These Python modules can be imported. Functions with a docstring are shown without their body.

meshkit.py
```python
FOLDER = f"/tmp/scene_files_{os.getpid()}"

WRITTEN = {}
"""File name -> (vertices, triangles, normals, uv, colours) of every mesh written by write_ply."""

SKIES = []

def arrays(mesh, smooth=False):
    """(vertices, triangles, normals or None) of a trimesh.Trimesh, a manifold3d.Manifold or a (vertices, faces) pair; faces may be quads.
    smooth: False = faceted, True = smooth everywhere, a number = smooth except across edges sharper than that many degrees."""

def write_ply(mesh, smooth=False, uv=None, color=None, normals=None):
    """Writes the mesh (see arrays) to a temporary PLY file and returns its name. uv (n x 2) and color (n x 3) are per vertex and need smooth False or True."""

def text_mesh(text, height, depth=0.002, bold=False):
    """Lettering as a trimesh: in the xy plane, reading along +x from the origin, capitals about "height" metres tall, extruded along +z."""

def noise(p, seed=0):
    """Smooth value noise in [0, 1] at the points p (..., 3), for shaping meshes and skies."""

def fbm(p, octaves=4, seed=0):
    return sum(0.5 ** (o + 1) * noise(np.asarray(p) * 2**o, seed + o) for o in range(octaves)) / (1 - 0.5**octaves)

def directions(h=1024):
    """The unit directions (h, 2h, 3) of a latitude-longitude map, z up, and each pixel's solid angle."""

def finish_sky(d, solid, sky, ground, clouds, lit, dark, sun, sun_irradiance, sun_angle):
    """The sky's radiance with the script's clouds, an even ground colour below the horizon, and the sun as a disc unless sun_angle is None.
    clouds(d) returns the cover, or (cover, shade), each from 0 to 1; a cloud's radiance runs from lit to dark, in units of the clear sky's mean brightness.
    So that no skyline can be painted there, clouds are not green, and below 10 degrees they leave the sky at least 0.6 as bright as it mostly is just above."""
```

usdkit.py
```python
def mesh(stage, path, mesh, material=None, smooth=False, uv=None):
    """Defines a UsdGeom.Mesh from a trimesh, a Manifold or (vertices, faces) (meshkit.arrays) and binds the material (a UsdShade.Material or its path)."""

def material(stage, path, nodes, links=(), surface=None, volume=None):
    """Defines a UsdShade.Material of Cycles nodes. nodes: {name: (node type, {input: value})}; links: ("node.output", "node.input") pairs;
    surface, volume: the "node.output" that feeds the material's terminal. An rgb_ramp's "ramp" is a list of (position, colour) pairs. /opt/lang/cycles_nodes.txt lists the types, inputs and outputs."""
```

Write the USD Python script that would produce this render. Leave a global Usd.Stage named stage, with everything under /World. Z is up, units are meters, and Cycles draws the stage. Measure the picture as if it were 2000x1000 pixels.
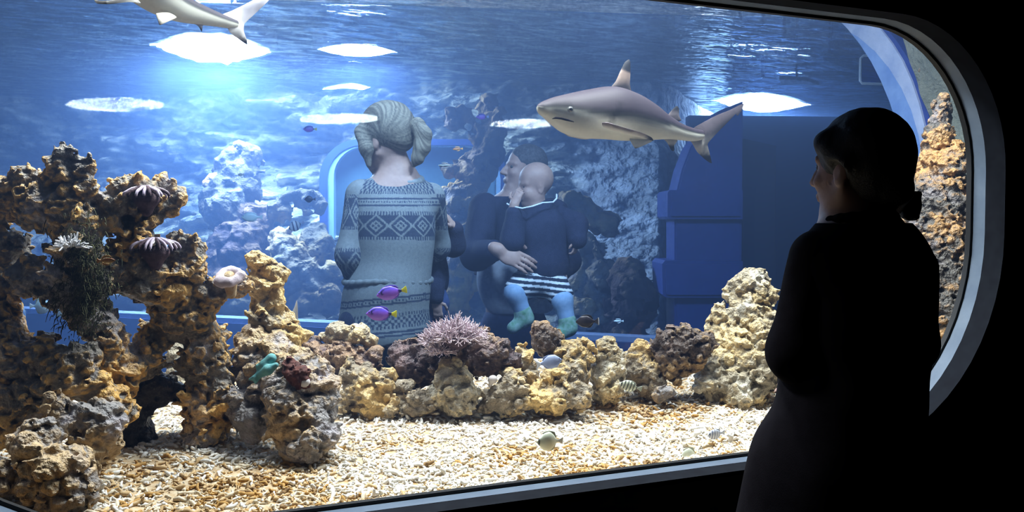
import math, random
import numpy as np, trimesh, usdkit, meshkit
import manifold3d as m3
from scipy.spatial import cKDTree
from shapely.geometry import Polygon
from pxr import Usd, UsdGeom, UsdShade, UsdLux, Gf, Sdf, Vt

stage = Usd.Stage.CreateInMemory()
UsdGeom.SetStageUpAxis(stage, 'Z')
UsdGeom.SetStageMetersPerUnit(stage, 1.0)
UsdGeom.Xform.Define(stage, '/World')
UsdGeom.Scope.Define(stage, '/World/Looks')

# ------------------------------------------------------------------ camera
FPX = 1850.0                                   # focal length in pixels of the 2000 x 1000 picture
PITCH = math.atan((500 - 432) / FPX)
ANG = math.atan(4020 * math.cos(PITCH) / FPX)  # angle between the view and the window wall (+x)
CAM = np.array([0, -2.0, 1.5])
FH = np.array([math.cos(ANG), math.sin(ANG), 0])
FWD = FH * math.cos(PITCH) - np.array([0, 0, 1]) * math.sin(PITCH)
RGT = np.cross(FH, [0, 0, 1.0])
UPV = np.cross(RGT, FWD)
cam = UsdGeom.Camera.Define(stage, '/World/camera')
mt = Gf.Matrix4d(*[float(v) for v in (*RGT, 0, *UPV, 0, *(-FWD), 0, *CAM, 1)])
cam.AddTransformOp().Set(mt)
cam.CreateHorizontalApertureAttr(36.0)
cam.CreateVerticalApertureAttr(18.0)
cam.CreateFocalLengthAttr(36.0 * FPX / 2000)
cam.CreateClippingRangeAttr(Gf.Vec2f(0.05, 100))
EXPOSURE = 0.0
cam.CreateExposureAttr(EXPOSURE)

# the lamps over the water: (x, y, half width, half depth, strength, colour, label)
LAMP_Z = 3.02
WATER_Z = 2.8
LAMPS = [
    (0.15, 0.80, .20, .16, 520, (1, .97, .92), 'white floodlight over the left end of the near tank'),
    (1.15, 0.50, .20, .16, 540, (1, .97, .92), 'white floodlight over the middle of the near tank'),
    (2.15, 0.42, .20, .16, 540, (1, .97, .92), 'white floodlight over the gravel at the right of the near tank'),
]
# lamps that show as white patches under the water surface: pixel box on the surface
PATCHES = [((300, 62, 530, 128), 'largest glaring floodlight over the water, at the left below the first shark'),
           ((622, 86, 770, 113), 'glaring floodlight over the water left of the middle'),
           ((630, 163, 745, 192), 'small glaring floodlight over the water just above the blonde hair'),
           ((1395, 180, 1580, 222), 'glaring floodlight over the water behind the tail of the blacktip shark')]

def ray(px, py):
    return FWD + (px - 1000) / FPX * RGT - (py - 500) / FPX * UPV
def at(px, py, d):
    return CAM + ray(px, py) * d
def on_y(px, py, y):
    r = ray(px, py); return CAM + r * (y - CAM[1]) / r[1]
def on_x(px, py, x):
    r = ray(px, py); return CAM + r * (x - CAM[0]) / r[0]
def on_z(px, py, z):
    r = ray(px, py); return CAM + r * (z - CAM[2]) / r[2]

# ------------------------------------------------------------------ helpers
USED = {}
def numbered(name, parent='/World'):
    k = (parent, name); n = USED.get(k, 0); USED[k] = n + 1
    return name if n == 0 else f'{name}_{n:03d}'
def tag(p, label=None, cat=None, group=None, kind=None):
    p = p.GetPrim() if hasattr(p, 'GetPrim') else p
    for k, v in (('label', label), ('category', cat), ('group', group), ('kind', kind)):
        if v: p.SetCustomDataByKey(k, v)
    return p
GROUPS = {'reef_rock': 'rocks and coral stubs of the near tank', 'far_coral': 'corals of the far reef', 'floodlight': 'floodlights over the water', 'blue_tang': 'violet and blue tangs',
          'butterflyfish': 'round pale butterflyfish', 'convict_tang': 'barred tangs over the gravel', 'pale_fish': 'small pale fish', 'orange_anthias': 'small orange fish', 'water_pipe': 'pipes over the water',
          'ribbed_soft_coral': 'lilac-ribbed soft corals', 'pulsing_soft_coral': 'pink soft coral tufts', 'white_polyp': 'pale polyps among the rocks', 'blacktip_shark': 'blacktip reef sharks'}
def thing(name, label=None, cat=None, loc=(0, 0, 0), group=None, kind=None, rotz=0):
    x = UsdGeom.Xform.Define(stage, '/World/' + numbered(name))
    x.AddTranslateOp().Set(Gf.Vec3d(*map(float, loc)))
    if rotz: x.AddRotateZOp().Set(math.degrees(rotz))
    tag(x, label, cat, group or GROUPS.get(name), kind)
    x.loc = np.array(loc, float)
    LOCS[str(x.GetPath())] = np.array(loc, float)
    return x
LOCS = {}
def obj(name, mesh, mat, parent=None, smooth=40, color=None, label=None, world=True, kind=None):
    """One Mesh prim. With a parent thing, world coordinates are moved into the thing's frame (unless world=False)."""
    pp = str(parent.GetPath()) if parent is not None else '/World'
    path = pp + '/' + numbered(name, pp)
    root = '/'.join(pp.split('/')[:3])
    off = LOCS.get(root, np.zeros(3)) if world else np.zeros(3)
    if color is not None:
        v, f, n = meshkit.arrays(mesh, True)
        m = usdkit.mesh(stage, path, (v - off, f), mat, True)
        UsdGeom.PrimvarsAPI(m).CreatePrimvar('col', Sdf.ValueTypeNames.Color3fArray, 'vertex').Set(Vt.Vec3fArray.FromNumpy(np.asarray(color, np.float32)))
    else:
        v, f, _ = meshkit.arrays(mesh, False)
        m = usdkit.mesh(stage, path, (v - off, f), mat, smooth)
    if label or kind: tag(m, label, kind=kind)
    return m.GetPrim()
def struct(name, mesh, mat, parent=None, smooth=30, label=None):
    p = obj(name, mesh, mat, parent, smooth)
    if parent is None: tag(p, label, kind='structure')
    return p
def copy_of(root, name, loc, label, rotz=0, scale=1, group=None, cat=None):
    p = root.GetPrim()
    x = UsdGeom.Xform.Define(stage, '/World/' + numbered(name))
    x.AddTranslateOp().Set(Gf.Vec3d(*map(float, loc)))
    x.AddRotateZOp().Set(math.degrees(rotz)); x.AddScaleOp().Set(Gf.Vec3f(*(np.ones(3) * scale).tolist()))
    x.GetPrim().GetReferences().AddInternalReference(p.GetPath())
    x.GetPrim().SetInstanceable(True)
    tag(x, label, cat or p.GetCustomDataByKey('category'), group or p.GetCustomDataByKey('group'))
    return x
def cat(ms):
    return trimesh.util.concatenate(ms)
def box(x0, x1, y0, y1, z0, z1):
    b = trimesh.creation.box([x1 - x0, y1 - y0, z1 - z0]); b.apply_translation([(x0 + x1) / 2, (y0 + y1) / 2, (z0 + z1) / 2]); return b
def tube(pts, rad, n=8, caps=True):
    p = np.asarray(pts, float); rad = np.broadcast_to(rad, (len(p),)).astype(float)
    t = np.gradient(p, axis=0); t /= np.linalg.norm(t, axis=1, keepdims=True) + 1e-12
    ref = np.array([0, 0, 1.0]) if abs(t[:, 2]).mean() < .8 else np.array([1.0, 0, 0])
    a = np.cross(t, ref); a /= np.linalg.norm(a, axis=1, keepdims=True) + 1e-12
    b = np.cross(t, a); th = np.arange(n) * 2 * np.pi / n
    v = (p[:, None] + rad[:, None, None] * (np.cos(th)[None, :, None] * a[:, None] + np.sin(th)[None, :, None] * b[:, None])).reshape(-1, 3)
    f = []
    i, j = np.meshgrid(np.arange(len(p) - 1), np.arange(n), indexing='ij')
    q = np.stack([i * n + j, (i + 1) * n + j, (i + 1) * n + (j + 1) % n, i * n + (j + 1) % n], -1).reshape(-1, 4)
    f = np.vstack([q[:, [0, 1, 2]], q[:, [0, 2, 3]]])
    if caps:
        m = len(v); v = np.vstack([v, p[0], p[-1]]); e = (len(p) - 1) * n
        f = np.vstack([f, [[m, k, (k + 1) % n] for k in range(n)], [[m + 1, e + (k + 1) % n, e + k] for k in range(n)]])
    return trimesh.Trimesh(v, f, process=False)

# --- implicit surfaces: every rock, coral, fish, person and garment is one continuous skin over these
def seg(p, a, b, ra, rb):
    a, b = np.asarray(a, float), np.asarray(b, float); d = b - a
    t = np.clip(((p - a) @ d) / max(d @ d, 1e-12), 0, 1)
    return np.linalg.norm(p - a - t[:, None] * d, axis=1) - (ra + (rb - ra) * t)
def ell(p, c, r, R=None):
    q = p - np.asarray(c, float)
    if R is not None: q = q @ R
    r = np.asarray(r, float)
    k0 = np.linalg.norm(q / r, axis=1); k1 = np.linalg.norm(q / (r * r), axis=1)
    return k0 * (k0 - 1) / np.maximum(k1, 1e-9)
def smin(a, b, k):
    if k <= 0: return np.minimum(a, b)
    h = np.maximum(k - np.abs(a - b), 0) / k
    return np.minimum(a, b) - h * h * k * .25
class Field:
    """prims: ('s', a, b, ra, rb, k) capsules, ('e', centre, radii, rotation, k) ellipsoids, ('-e', ...) carved, k = blend width"""
    def __init__(self): self.p, self.late = [], []
    def s(self, a, b, ra, rb=None, k=.02): self.p.append(('s', np.array(a, float), np.array(b, float), ra, ra if rb is None else rb, k)); return self
    def chain(self, pts, rads, k=.02):
        for i in range(len(pts) - 1): self.s(pts[i], pts[i + 1], rads[i], rads[i + 1], k)
        return self
    def e(self, c, r, R=None, k=.02, cut=False): self.p.append(('-' if cut else 'e', np.array(c, float), np.array(np.broadcast_to(r, 3), float), R, k)); return self
    def bounds(self):
        lo, hi = [], []
        for q in self.p:
            if q[0] == 's':
                r = max(q[3], q[4]); lo.append(np.minimum(q[1], q[2]) - r); hi.append(np.maximum(q[1], q[2]) + r)
            elif q[0] == 'e':
                r = q[2].max() if q[3] is not None else q[2]; lo.append(q[1] - r); hi.append(q[1] + r)
        return np.min(lo, 0), np.max(hi, 0)
    def mesh(self, h, disp=None, pad=.03, inflate=0.0, cutz=None, clip=None):
        lo, hi = self.bounds(); lo = lo - pad - inflate; hi = hi + pad + inflate
        n = np.ceil((hi - lo) / h).astype(int) + 1
        ax = [lo[k] + h * np.arange(n[k]) for k in range(3)]
        vol = np.full(n, .5, np.float32)
        for q in self.p:
            k = q[-1] if q[0] != '-' else max(q[4], .004)
            if q[0] == 's':
                r = max(q[3], q[4]); a0 = np.minimum(q[1], q[2]) - r; b0 = np.maximum(q[1], q[2]) + r
            else:
                r = q[2].max() if q[3] is not None else q[2]; a0 = q[1] - r; b0 = q[1] + r
            m = k + pad + inflate
            i0 = np.maximum(((a0 - m - lo) / h).astype(int), 0); i1 = np.minimum(((b0 + m - lo) / h).astype(int) + 2, n)
            if (i1 <= i0).any(): continue
            sl = tuple(slice(i0[j], i1[j]) for j in range(3))
            g = np.stack(np.meshgrid(*[ax[j][sl[j]] for j in range(3)], indexing='ij'), -1).reshape(-1, 3)
            d = seg(g, *q[1:5]) if q[0] == 's' else ell(g, q[1], q[2], q[3])
            old = vol[sl].reshape(-1)
            new = -smin(-old, d, k) if q[0] == '-' else smin(old, d, k)
            vol[sl] = new.reshape(i1 - i0)
        vol -= inflate
        if disp is not None:
            near = np.abs(vol) < disp.reach + 2 * h
            idx = np.argwhere(near)
            vol[near] += disp(lo + idx * h)
        for a_, b_, ra, rb in self.late:        # spikes and blades that stand out of the roughened skin
            r = max(ra, rb); i0 = np.maximum(((np.minimum(a_, b_) - r - .02 - lo) / h).astype(int), 0); i1 = np.minimum(((np.maximum(a_, b_) + r + .02 - lo) / h).astype(int) + 2, n)
            if (i1 <= i0).any(): continue
            sl = tuple(slice(i0[j], i1[j]) for j in range(3))
            g = np.stack(np.meshgrid(*[ax[j][sl[j]] for j in range(3)], indexing='ij'), -1).reshape(-1, 3)
            d = seg(g, a_, b_, ra, rb) + .0045 * (meshkit.noise(g * 130, 7) - .5) * 2
            vol[sl] = smin(vol[sl].reshape(-1), d, .012).reshape(i1 - i0)
        if clip is not None:
            near = vol < 3 * h
            idx = np.argwhere(near)
            vol[near] = np.maximum(vol[near], clip(lo + idx * h))
        return nets(vol, lo, h)
def nets(vol, lo, h):
    """surface nets: (vertices, triangles) of the zero level"""
    s = vol < 0
    c = [s[i:s.shape[0] - 1 + i, j:s.shape[1] - 1 + j, k:s.shape[2] - 1 + k] for i in (0, 1) for j in (0, 1) for k in (0, 1)]
    tot = sum(x.astype(np.int8) for x in c)
    cells = np.argwhere((tot > 0) & (tot < 8))
    ident = np.full(tot.shape, -1, np.int32); ident[tuple(cells.T)] = np.arange(len(cells))
    val = {o: vol[tuple((cells + o).T)] for o in np.ndindex(2, 2, 2)}
    acc = np.zeros((len(cells), 3)); cnt = np.zeros(len(cells))
    for a in range(3):
        for o in np.ndindex(2, 2, 2):
            if o[a]: continue
            o2 = tuple(1 if j == a else o[j] for j in range(3))
            va, vb = val[o], val[o2]; m = (va < 0) != (vb < 0)
            t = np.where(m, va / np.where(m, va - vb, 1), 0)
            p = np.array(o, float)[None] + t[:, None] * np.eye(3)[a]
            acc += p * m[:, None]; cnt += m
    v = lo + h * (cells + acc / cnt[:, None])
    tris = []
    for a in range(3):
        b, c2 = (a + 1) % 3, (a + 2) % 3
        d = [slice(None)] * 3; e = [slice(None)] * 3
        d[a] = slice(0, s.shape[a] - 1); e[a] = slice(1, s.shape[a])
        ed = np.argwhere(s[tuple(d)] != s[tuple(e)])
        ed = ed[(ed[:, b] > 0) & (ed[:, c2] > 0) & (ed[:, b] < s.shape[b] - 1) & (ed[:, c2] < s.shape[c2] - 1)]
        B, C_ = np.eye(3, dtype=int)[b], np.eye(3, dtype=int)[c2]
        q = np.stack([ident[tuple((ed - B - C_).T)], ident[tuple((ed - C_).T)], ident[tuple(ed.T)], ident[tuple((ed - B).T)]], 1)
        fl = ~s[tuple(ed.T)]
        q[fl] = q[fl][:, ::-1]
        tris += [q[:, [0, 1, 2]], q[:, [0, 2, 3]]]
    return v, np.vstack(tris).astype(np.int32)
class Knobs:
    """displacement of reef rock: leafy ridges, rounded knobs around scattered points, and fine pits"""
    def __init__(self, r=.03, amp=.02, seed=1, fold=.012, scale=14):
        self.r, self.amp, self.seed, self.fold, self.scale = r, amp, seed, fold, scale; self.reach = amp * .5 + fold * 1.6 + .004
    def __call__(self, p):
        lo, hi = p.min(0) - self.r * 2, p.max(0) + self.r * 2
        g = np.stack(np.meshgrid(*[np.arange(lo[k], hi[k], self.r * 1.45) for k in range(3)], indexing='ij'), -1).reshape(-1, 3)
        rs = np.random.RandomState(self.seed); g = g + rs.uniform(-.62, .62, g.shape) * self.r
        sz = rs.uniform(.45, 1.2, len(g)) * self.r
        d, i = cKDTree(g).query(p, eps=.1, workers=4)
        w = np.sqrt(np.clip(1 - (d / (sz[i] * 1.25)) ** 2, 0, 1))
        s = self.scale
        wp = meshkit.noise(p * s * .9, self.seed + 3)[:, None] - .5
        n = meshkit.noise(p * s * 1.7 + wp * 1.6, self.seed) * .68 + meshkit.noise(p * s * 4.1 + wp, self.seed + 5) * .32
        ridge = 1 - np.abs(n - .5) * 4.6
        n2 = meshkit.noise(p * s * 7.3, self.seed + 9) - .5
        return -(self.amp * .7 * (w - .62) + self.fold * (np.maximum(ridge, -1.1) * .95 - .35) + self.fold * .7 * n2)
def frame(fw, up=(0, 0, 1)):
    """rotation whose columns are forward, left, up"""
    f = np.asarray(fw, float); f /= np.linalg.norm(f); l = np.cross(up, f); l /= np.linalg.norm(l); return np.stack([f, l, np.cross(f, l)], 1)
# ------------------------------------------------------------------ materials
LK = '/World/Looks/'
GAIN = .84          # one step for all reflectances, against the strength of the lamps
def noisy(name, c1, c2, scale=20, rough=.7, bump=.0, bscale=60, spec=.3, detail=4, dist=.01, extra=None):
    """two-tone principled material mottled by object-space noise, with fine relief"""
    c1, c2 = [tuple(GAIN * x for x in c) for c in (c1, c2)]
    n = {'tc': ('geometry', {}), 'n': ('noise_texture', {'scale': scale, 'detail': detail, 'roughness': .6}),
         'r': ('rgb_ramp', {'ramp': [(.32, c1), (.68, c2)]}), 'p': ('principled_bsdf', {'roughness': rough, 'specular_ior_level': spec, **(extra or {})})}
    l = [('tc.position', 'n.vector'), ('n.fac', 'r.fac'), ('r.color', 'p.base_color')]
    if bump:
        n['b'] = ('noise_texture', {'scale': bscale, 'detail': 5, 'roughness': .65}); n['bm'] = ('bump', {'strength': bump, 'distance': dist})
        l += [('tc.position', 'b.vector'), ('b.fac', 'bm.height'), ('bm.normal', 'p.normal')]
    return usdkit.material(stage, LK + name, n, l, surface='p.BSDF')
def plain(name, c, rough=.5, spec=.4, **kw):
    return usdkit.material(stage, LK + name, {'p': ('principled_bsdf', {'base_color': tuple(GAIN * x for x in c), 'roughness': rough, 'specular_ior_level': spec, **kw})}, [], surface='p.BSDF')
def vcol(name, rough=.6, spec=.3, bump=0, bscale=200, dist=.002, var=.0, vscale=60, **kw):
    """colour from the mesh's own 'col' primvar (print, knitting, skin pattern), with slight mottling"""
    n = {'a': ('attribute', {'attribute': 'col'}), 'tc': ('geometry', {}), 'p': ('principled_bsdf', {'roughness': rough, 'specular_ior_level': spec, **kw}),
         'n': ('noise_texture', {'scale': vscale, 'detail': 3}), 'mr': ('map_range', {'from_min': .3, 'from_max': .7, 'to_min': GAIN * (1 - var), 'to_max': GAIN * (1 + var)}),
         'mx': ('vector_math', {'math_type': 'scale'})}
    l = [('tc.position', 'n.vector'), ('n.fac', 'mr.value'), ('a.color', 'mx.vector1'), ('mr.result', 'mx.scale'), ('mx.vector', 'p.base_color')]
    if bump:
        n['b'] = ('noise_texture', {'scale': bscale, 'detail': 3}); n['bm'] = ('bump', {'strength': bump, 'distance': dist})
        l += [('tc.position', 'b.vector'), ('b.fac', 'bm.height'), ('bm.normal', 'p.normal')]
    return usdkit.material(stage, LK + name, n, l, surface='p.BSDF')
M = {}
M['wall'] = noisy('gallery_wall', (.010, .010, .012), (.014, .014, .017), 5, .85, .1)
M['floor'] = noisy('gallery_floor', (.012, .012, .014), (.02, .02, .022), 8, .6, .1)
M['jamb_dark'] = noisy('reveal_dark', (.006, .007, .011), (.009, .011, .016), 30, .85, spec=.08)
M['jamb_pale'] = noisy('reveal_pale', (.11, .145, .20), (.155, .195, .25), 9, .45, .05, 200)
M['gasket'] = plain('gasket_black', (.006, .006, .007), .6)
M['sill_blue'] = noisy('sill_blue', (.03, .06, .20), (.045, .08, .25), 5, .5)
M['rim_pale'] = plain('rim_pale', (.42, .52, .75), .3)
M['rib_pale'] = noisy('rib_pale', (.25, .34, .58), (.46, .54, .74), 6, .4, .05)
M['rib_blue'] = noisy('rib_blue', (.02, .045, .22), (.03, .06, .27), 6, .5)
M['tank_blue'] = noisy('tank_paint_blue', (.04, .075, .27), (.055, .10, .33), 2.5, .6)
M['ceiling'] = noisy('hall_ceiling', (.10, .14, .20), (.18, .23, .30), 1.5, .9)
M['metal'] = plain('lamp_housing', (.05, .05, .055), .4, metallic=.6)
def pane(name, tint=(.97, .985, .99), top=.6, low=.02):
    """clear sheet: reflects little face on and more at a glancing angle, from both sides alike"""
    return usdkit.material(stage, LK + name, {'t': ('transparent_bsdf', {'color': tint}), 'g': ('glossy_bsdf', {'color': (1, 1, 1), 'roughness': 0.0}),
        'f': ('layer_weight', {'blend': .5}), 'w': ('math', {'math_type': 'power', 'value2': 5.0}), 'a': ('math', {'math_type': 'multiply_add', 'value2': top, 'value3': low}), 'm': ('mix_closure', {})},
        [('f.facing', 'w.value1'), ('w.value', 'a.value1'), ('a.value', 'm.fac'), ('t.BSDF', 'm.closure1'), ('g.BSDF', 'm.closure2')], surface='m.closure')
M['glass'] = pane('window_glass')
M['acrylic'] = pane('acrylic', (.66, .80, .96), .12, .004)  # blue tint stands in for blue light on the people and far reef
M['water'] = usdkit.material(stage, LK + 'water', {'v': ('volume_coefficients', {'scatter_coeffs': (.022, .036, .070), 'absorption_coeffs': (.095, .066, .014), 'anisotropy': .55})}, [], volume='v.volume')
# the water surface from below: facets of the ripples either mirror the tank or let the lamps through
M['surface'] = usdkit.material(stage, LK + 'water_surface', {
    'tc': ('geometry', {}),
    'mp': ('mapping', {'scale': (1.0, 2.2, 1.0), 'rotation': (0, 0, -.45)}),
    'n': ('noise_texture', {'scale': 5.5, 'detail': 2, 'roughness': .62, 'distortion': .4}),
    'n2': ('noise_texture', {'scale': 1.3, 'detail': 1}),
    'ad': ('math', {'math_type': 'multiply_add', 'value2': .55, 'value1': .5}),
    'r': ('map_range', {'from_min': .66, 'from_max': .86, 'to_min': .22, 'to_max': .80, 'clamp': True}),
    'bm': ('bump', {'strength': .8, 'distance': .05}),
    't': ('transparent_bsdf', {'color': (.9, .97, 1)}), 'g': ('glossy_bsdf', {'color': (.78, .9, 1), 'roughness': .06}), 'm': ('mix_closure', {}),
    'bm2': ('bump', {'strength': 1.0, 'distance': .06}), 'rf': ('refraction_bsdf', {'color': (.9, .97, 1), 'IOR': 1.06, 'roughness': .02}), 'm2': ('mix_closure', {'fac': .16})},
    [('tc.position', 'mp.vector'), ('mp.vector', 'n.vector'), ('mp.vector', 'n2.vector'), ('n.fac', 'ad.value3'), ('ad.value', 'r.value'),
     ('n.fac', 'bm.height'), ('bm.normal', 'g.normal'), ('r.result', 'm.fac'), ('g.BSDF', 'm.closure1'), ('t.BSDF', 'm.closure2'),
     ('n.fac', 'bm2.height'), ('bm2.normal', 'rf.normal'), ('m.closure', 'm2.closure1'), ('rf.BSDF', 'm2.closure2')], surface='m.closure')
def emitter(name, c, s):
    return usdkit.material(stage, LK + name, {'e': ('emission', {'color': c, 'strength': s})}, [], surface='e.emission')

# ------------------------------------------------------------------ the setting: gallery, window, tank
def window_outline(off=0.0, n=14):
    x0, x1, z0, z1, rt, rb = -.41 - off, 2.432 + off, .879 - off, 2.055 + off, .41 + off, .585 + off
    pts = []
    for cx, cz, r, a0 in ((x1 - rt, z1 - rt, rt, 90), (x1 - rb, z0 + rb, rb, 0), (x0 + rb, z0 + rb, rb, -90), (x0 + rt, z1 - rt, rt, 180)):
        for k in range(n + 1):
            a = math.radians(a0 - 90 * k / n); pts.append((cx + r * math.cos(a), cz + r * math.sin(a)))
    return np.array(pts)
def extrude_xz(poly, y0, y1):
    m = trimesh.creation.extrude_polygon(poly, y1 - y0, engine='earcut')
    v = m.vertices; m.vertices = np.stack([v[:, 0], y0 + v[:, 2], v[:, 1]], 1); m.invert(); return m
WALL_Y = -.112
hole = Polygon(window_outline(.012))
wall = Polygon([(-3.2, -.02), (4.6, -.02), (4.6, 3.3), (-3.2, 3.3)]).difference(hole)
struct('wall_front', extrude_xz(wall, WALL_Y, -.005), M['wall'])
struct('wall_left', box(-3.3, -3.2, -4.6, WALL_Y, 0, 3.3), M['wall'])
struct('wall_right', box(4.6, 4.7, -4.6, WALL_Y, 0, 3.3), M['wall'])
struct('wall_back', box(-3.3, 4.7, -4.7, -4.6, 0, 3.3), M['wall'])
struct('floor', box(-3.3, 4.7, -4.7, WALL_Y, -.1, 0), M['floor'])
struct('ceiling', box(-3.3, 4.7, -4.7, WALL_Y, 3.3, 3.4), M['wall'])
win = thing('window_1', 'wide stadium-shaped viewing window with pale reveal in the dark wall', kind='structure')
def ring(o_in, o_out, y0, y1):
    return extrude_xz(Polygon(window_outline(o_out)).difference(Polygon(window_outline(o_in))), y0, y1)
obj('outer_reveal', ring(0, .0115, WALL_Y - .001, -.0485), M['jamb_dark'], win)
obj('inner_reveal', ring(0, .0115, -.048, -.006), M['jamb_pale'], win)
obj('gasket', ring(-.008, .02, -.005, .012), M['gasket'], win)
gp = trimesh.creation.extrude_polygon(Polygon(window_outline(.015)), .01, engine='earcut'); keep = (gp.triangles[:, :, 2] < .005).all(1)
gv = gp.vertices; gp = trimesh.Trimesh(np.stack([gv[:, 0], np.full(len(gv), .014), gv[:, 1]], 1), gp.faces[keep], process=False)
obj('glass_pane', gp, M['glass'], win)

# tunnel of blue-tinted acrylic through the tank: near side line and far side line (plan), sill .75
SILL = .75
F0, F1 = on_z(1270, 657, SILL), on_z(0, 598, SILL)
STN = [(np.array([9.0, 1.15]), np.array([9.0, 3.2])), (np.array([3.6, 1.15]), F0[:2]), (np.array([1.2, 1.15]), F0[:2] + (F1 - F0)[:2] * .45),
       (np.array([-1.0, 1.15]), F1[:2]), (np.array([-3.4, 1.15]), F1[:2] + (F1 - F0)[:2] * .3)]
SPRING, CROWN = 1.66, 2.6
def vault(n=24, grow=0.0):
    rows = []
    for N, F in STN:
        d = (F - N) / np.linalg.norm(F - N); r = [(*(N - d * grow), SILL)]
        for k in range(n + 1):
            a = math.pi * k / n; c = (1 - math.cos(a)) / 2
            q = (N - d * grow) * (1 - c) + (F + d * grow) * c; r.append((*q, SPRING + (CROWN - SPRING + grow) * math.sin(a)))
        r.append((*(F + d * grow), SILL)); rows.append(r)
    return np.array(rows)
def grid_mesh(R):
    a, b = R.shape[:2]; i, j = np.meshgrid(np.arange(a - 1), np.arange(b - 1), indexing='ij')
    q = np.stack([i * b + j, i * b + j + 1, (i + 1) * b + j + 1, (i + 1) * b + j], -1).reshape(-1, 4)
    return trimesh.Trimesh(R.reshape(-1, 3), np.vstack([q[:, [0, 1, 2]], q[:, [0, 2, 3]]]), process=False)
tun = thing('acrylic_tunnel', 'clear acrylic tunnel vault over the walkway inside the tank', kind='structure')
obj('vault', grid_mesh(vault()), M['acrylic'], tun, smooth=True)
def along(pts, w, z0, z1):
    p = np.array(pts); t = np.gradient(p, axis=0); t /= np.linalg.norm(t, axis=1, keepdims=True); nrm = np.stack([-t[:, 1], t[:, 0]], 1)
    A, B = p - nrm * w / 2, p + nrm * w / 2
    R = np.stack([np.c_[A, np.full(len(p), z0)], np.c_[A, np.full(len(p), z1)], np.c_[B, np.full(len(p), z1)], np.c_[B, np.full(len(p), z0)], np.c_[A, np.full(len(p), z0)]], 1)
    return grid_mesh(R)
far = [s[1] for s in STN]; near = [s[0] for s in STN]
obj('far_sill', along(far, .22, .1, SILL - .035), M['sill_blue'], tun)
obj('far_rim', along(far, .17, SILL - .034, SILL), M['rim_pale'], tun)
obj('near_sill', along(near, .10, .1, SILL), M['sill_blue'], tun)
wk = np.array([near[i] for i in range(len(near))] + far[::-1])
def slab(poly, z0, z1):
    m = trimesh.creation.extrude_polygon(Polygon(poly), z1 - z0, engine='earcut'); m.apply_translation([0, 0, z0]); return m
struct('walkway', slab(wk, .02, .148), M['floor'])
# tank hall: painted walls, bottom and the dark ceiling above the water
struct('tank_bottom', box(-7, 13.5, .02, 14, .0, .02), M['tank_blue'])
struct('tank_wall_back', box(-7, 13.5, 13.8, 14, 0, 4.2), M['tank_blue'])
struct('tank_wall_front', box(-7, 13.5, -.14, .0, 3.31, 4.2), M['tank_blue'])
struct('tank_wall_side', cat([box(-7, -3.2, -.14, .0, 0, 3.3), box(4.6, 13.5, -.14, 0, 0, 3.3)]), M['tank_blue'])
struct('hall_ceiling', box(-7, 13.5, -.1, 14, 4.2, 4.3), M['ceiling'])
# water body
water = obj('water_body', box(-6.95, 13.45, .04, 13.75, .021, WATER_Z - .04), M['water'], None, smooth=False)
tag(water, 'clear bluish water filling the tank', 'water', kind='stuff')
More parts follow.
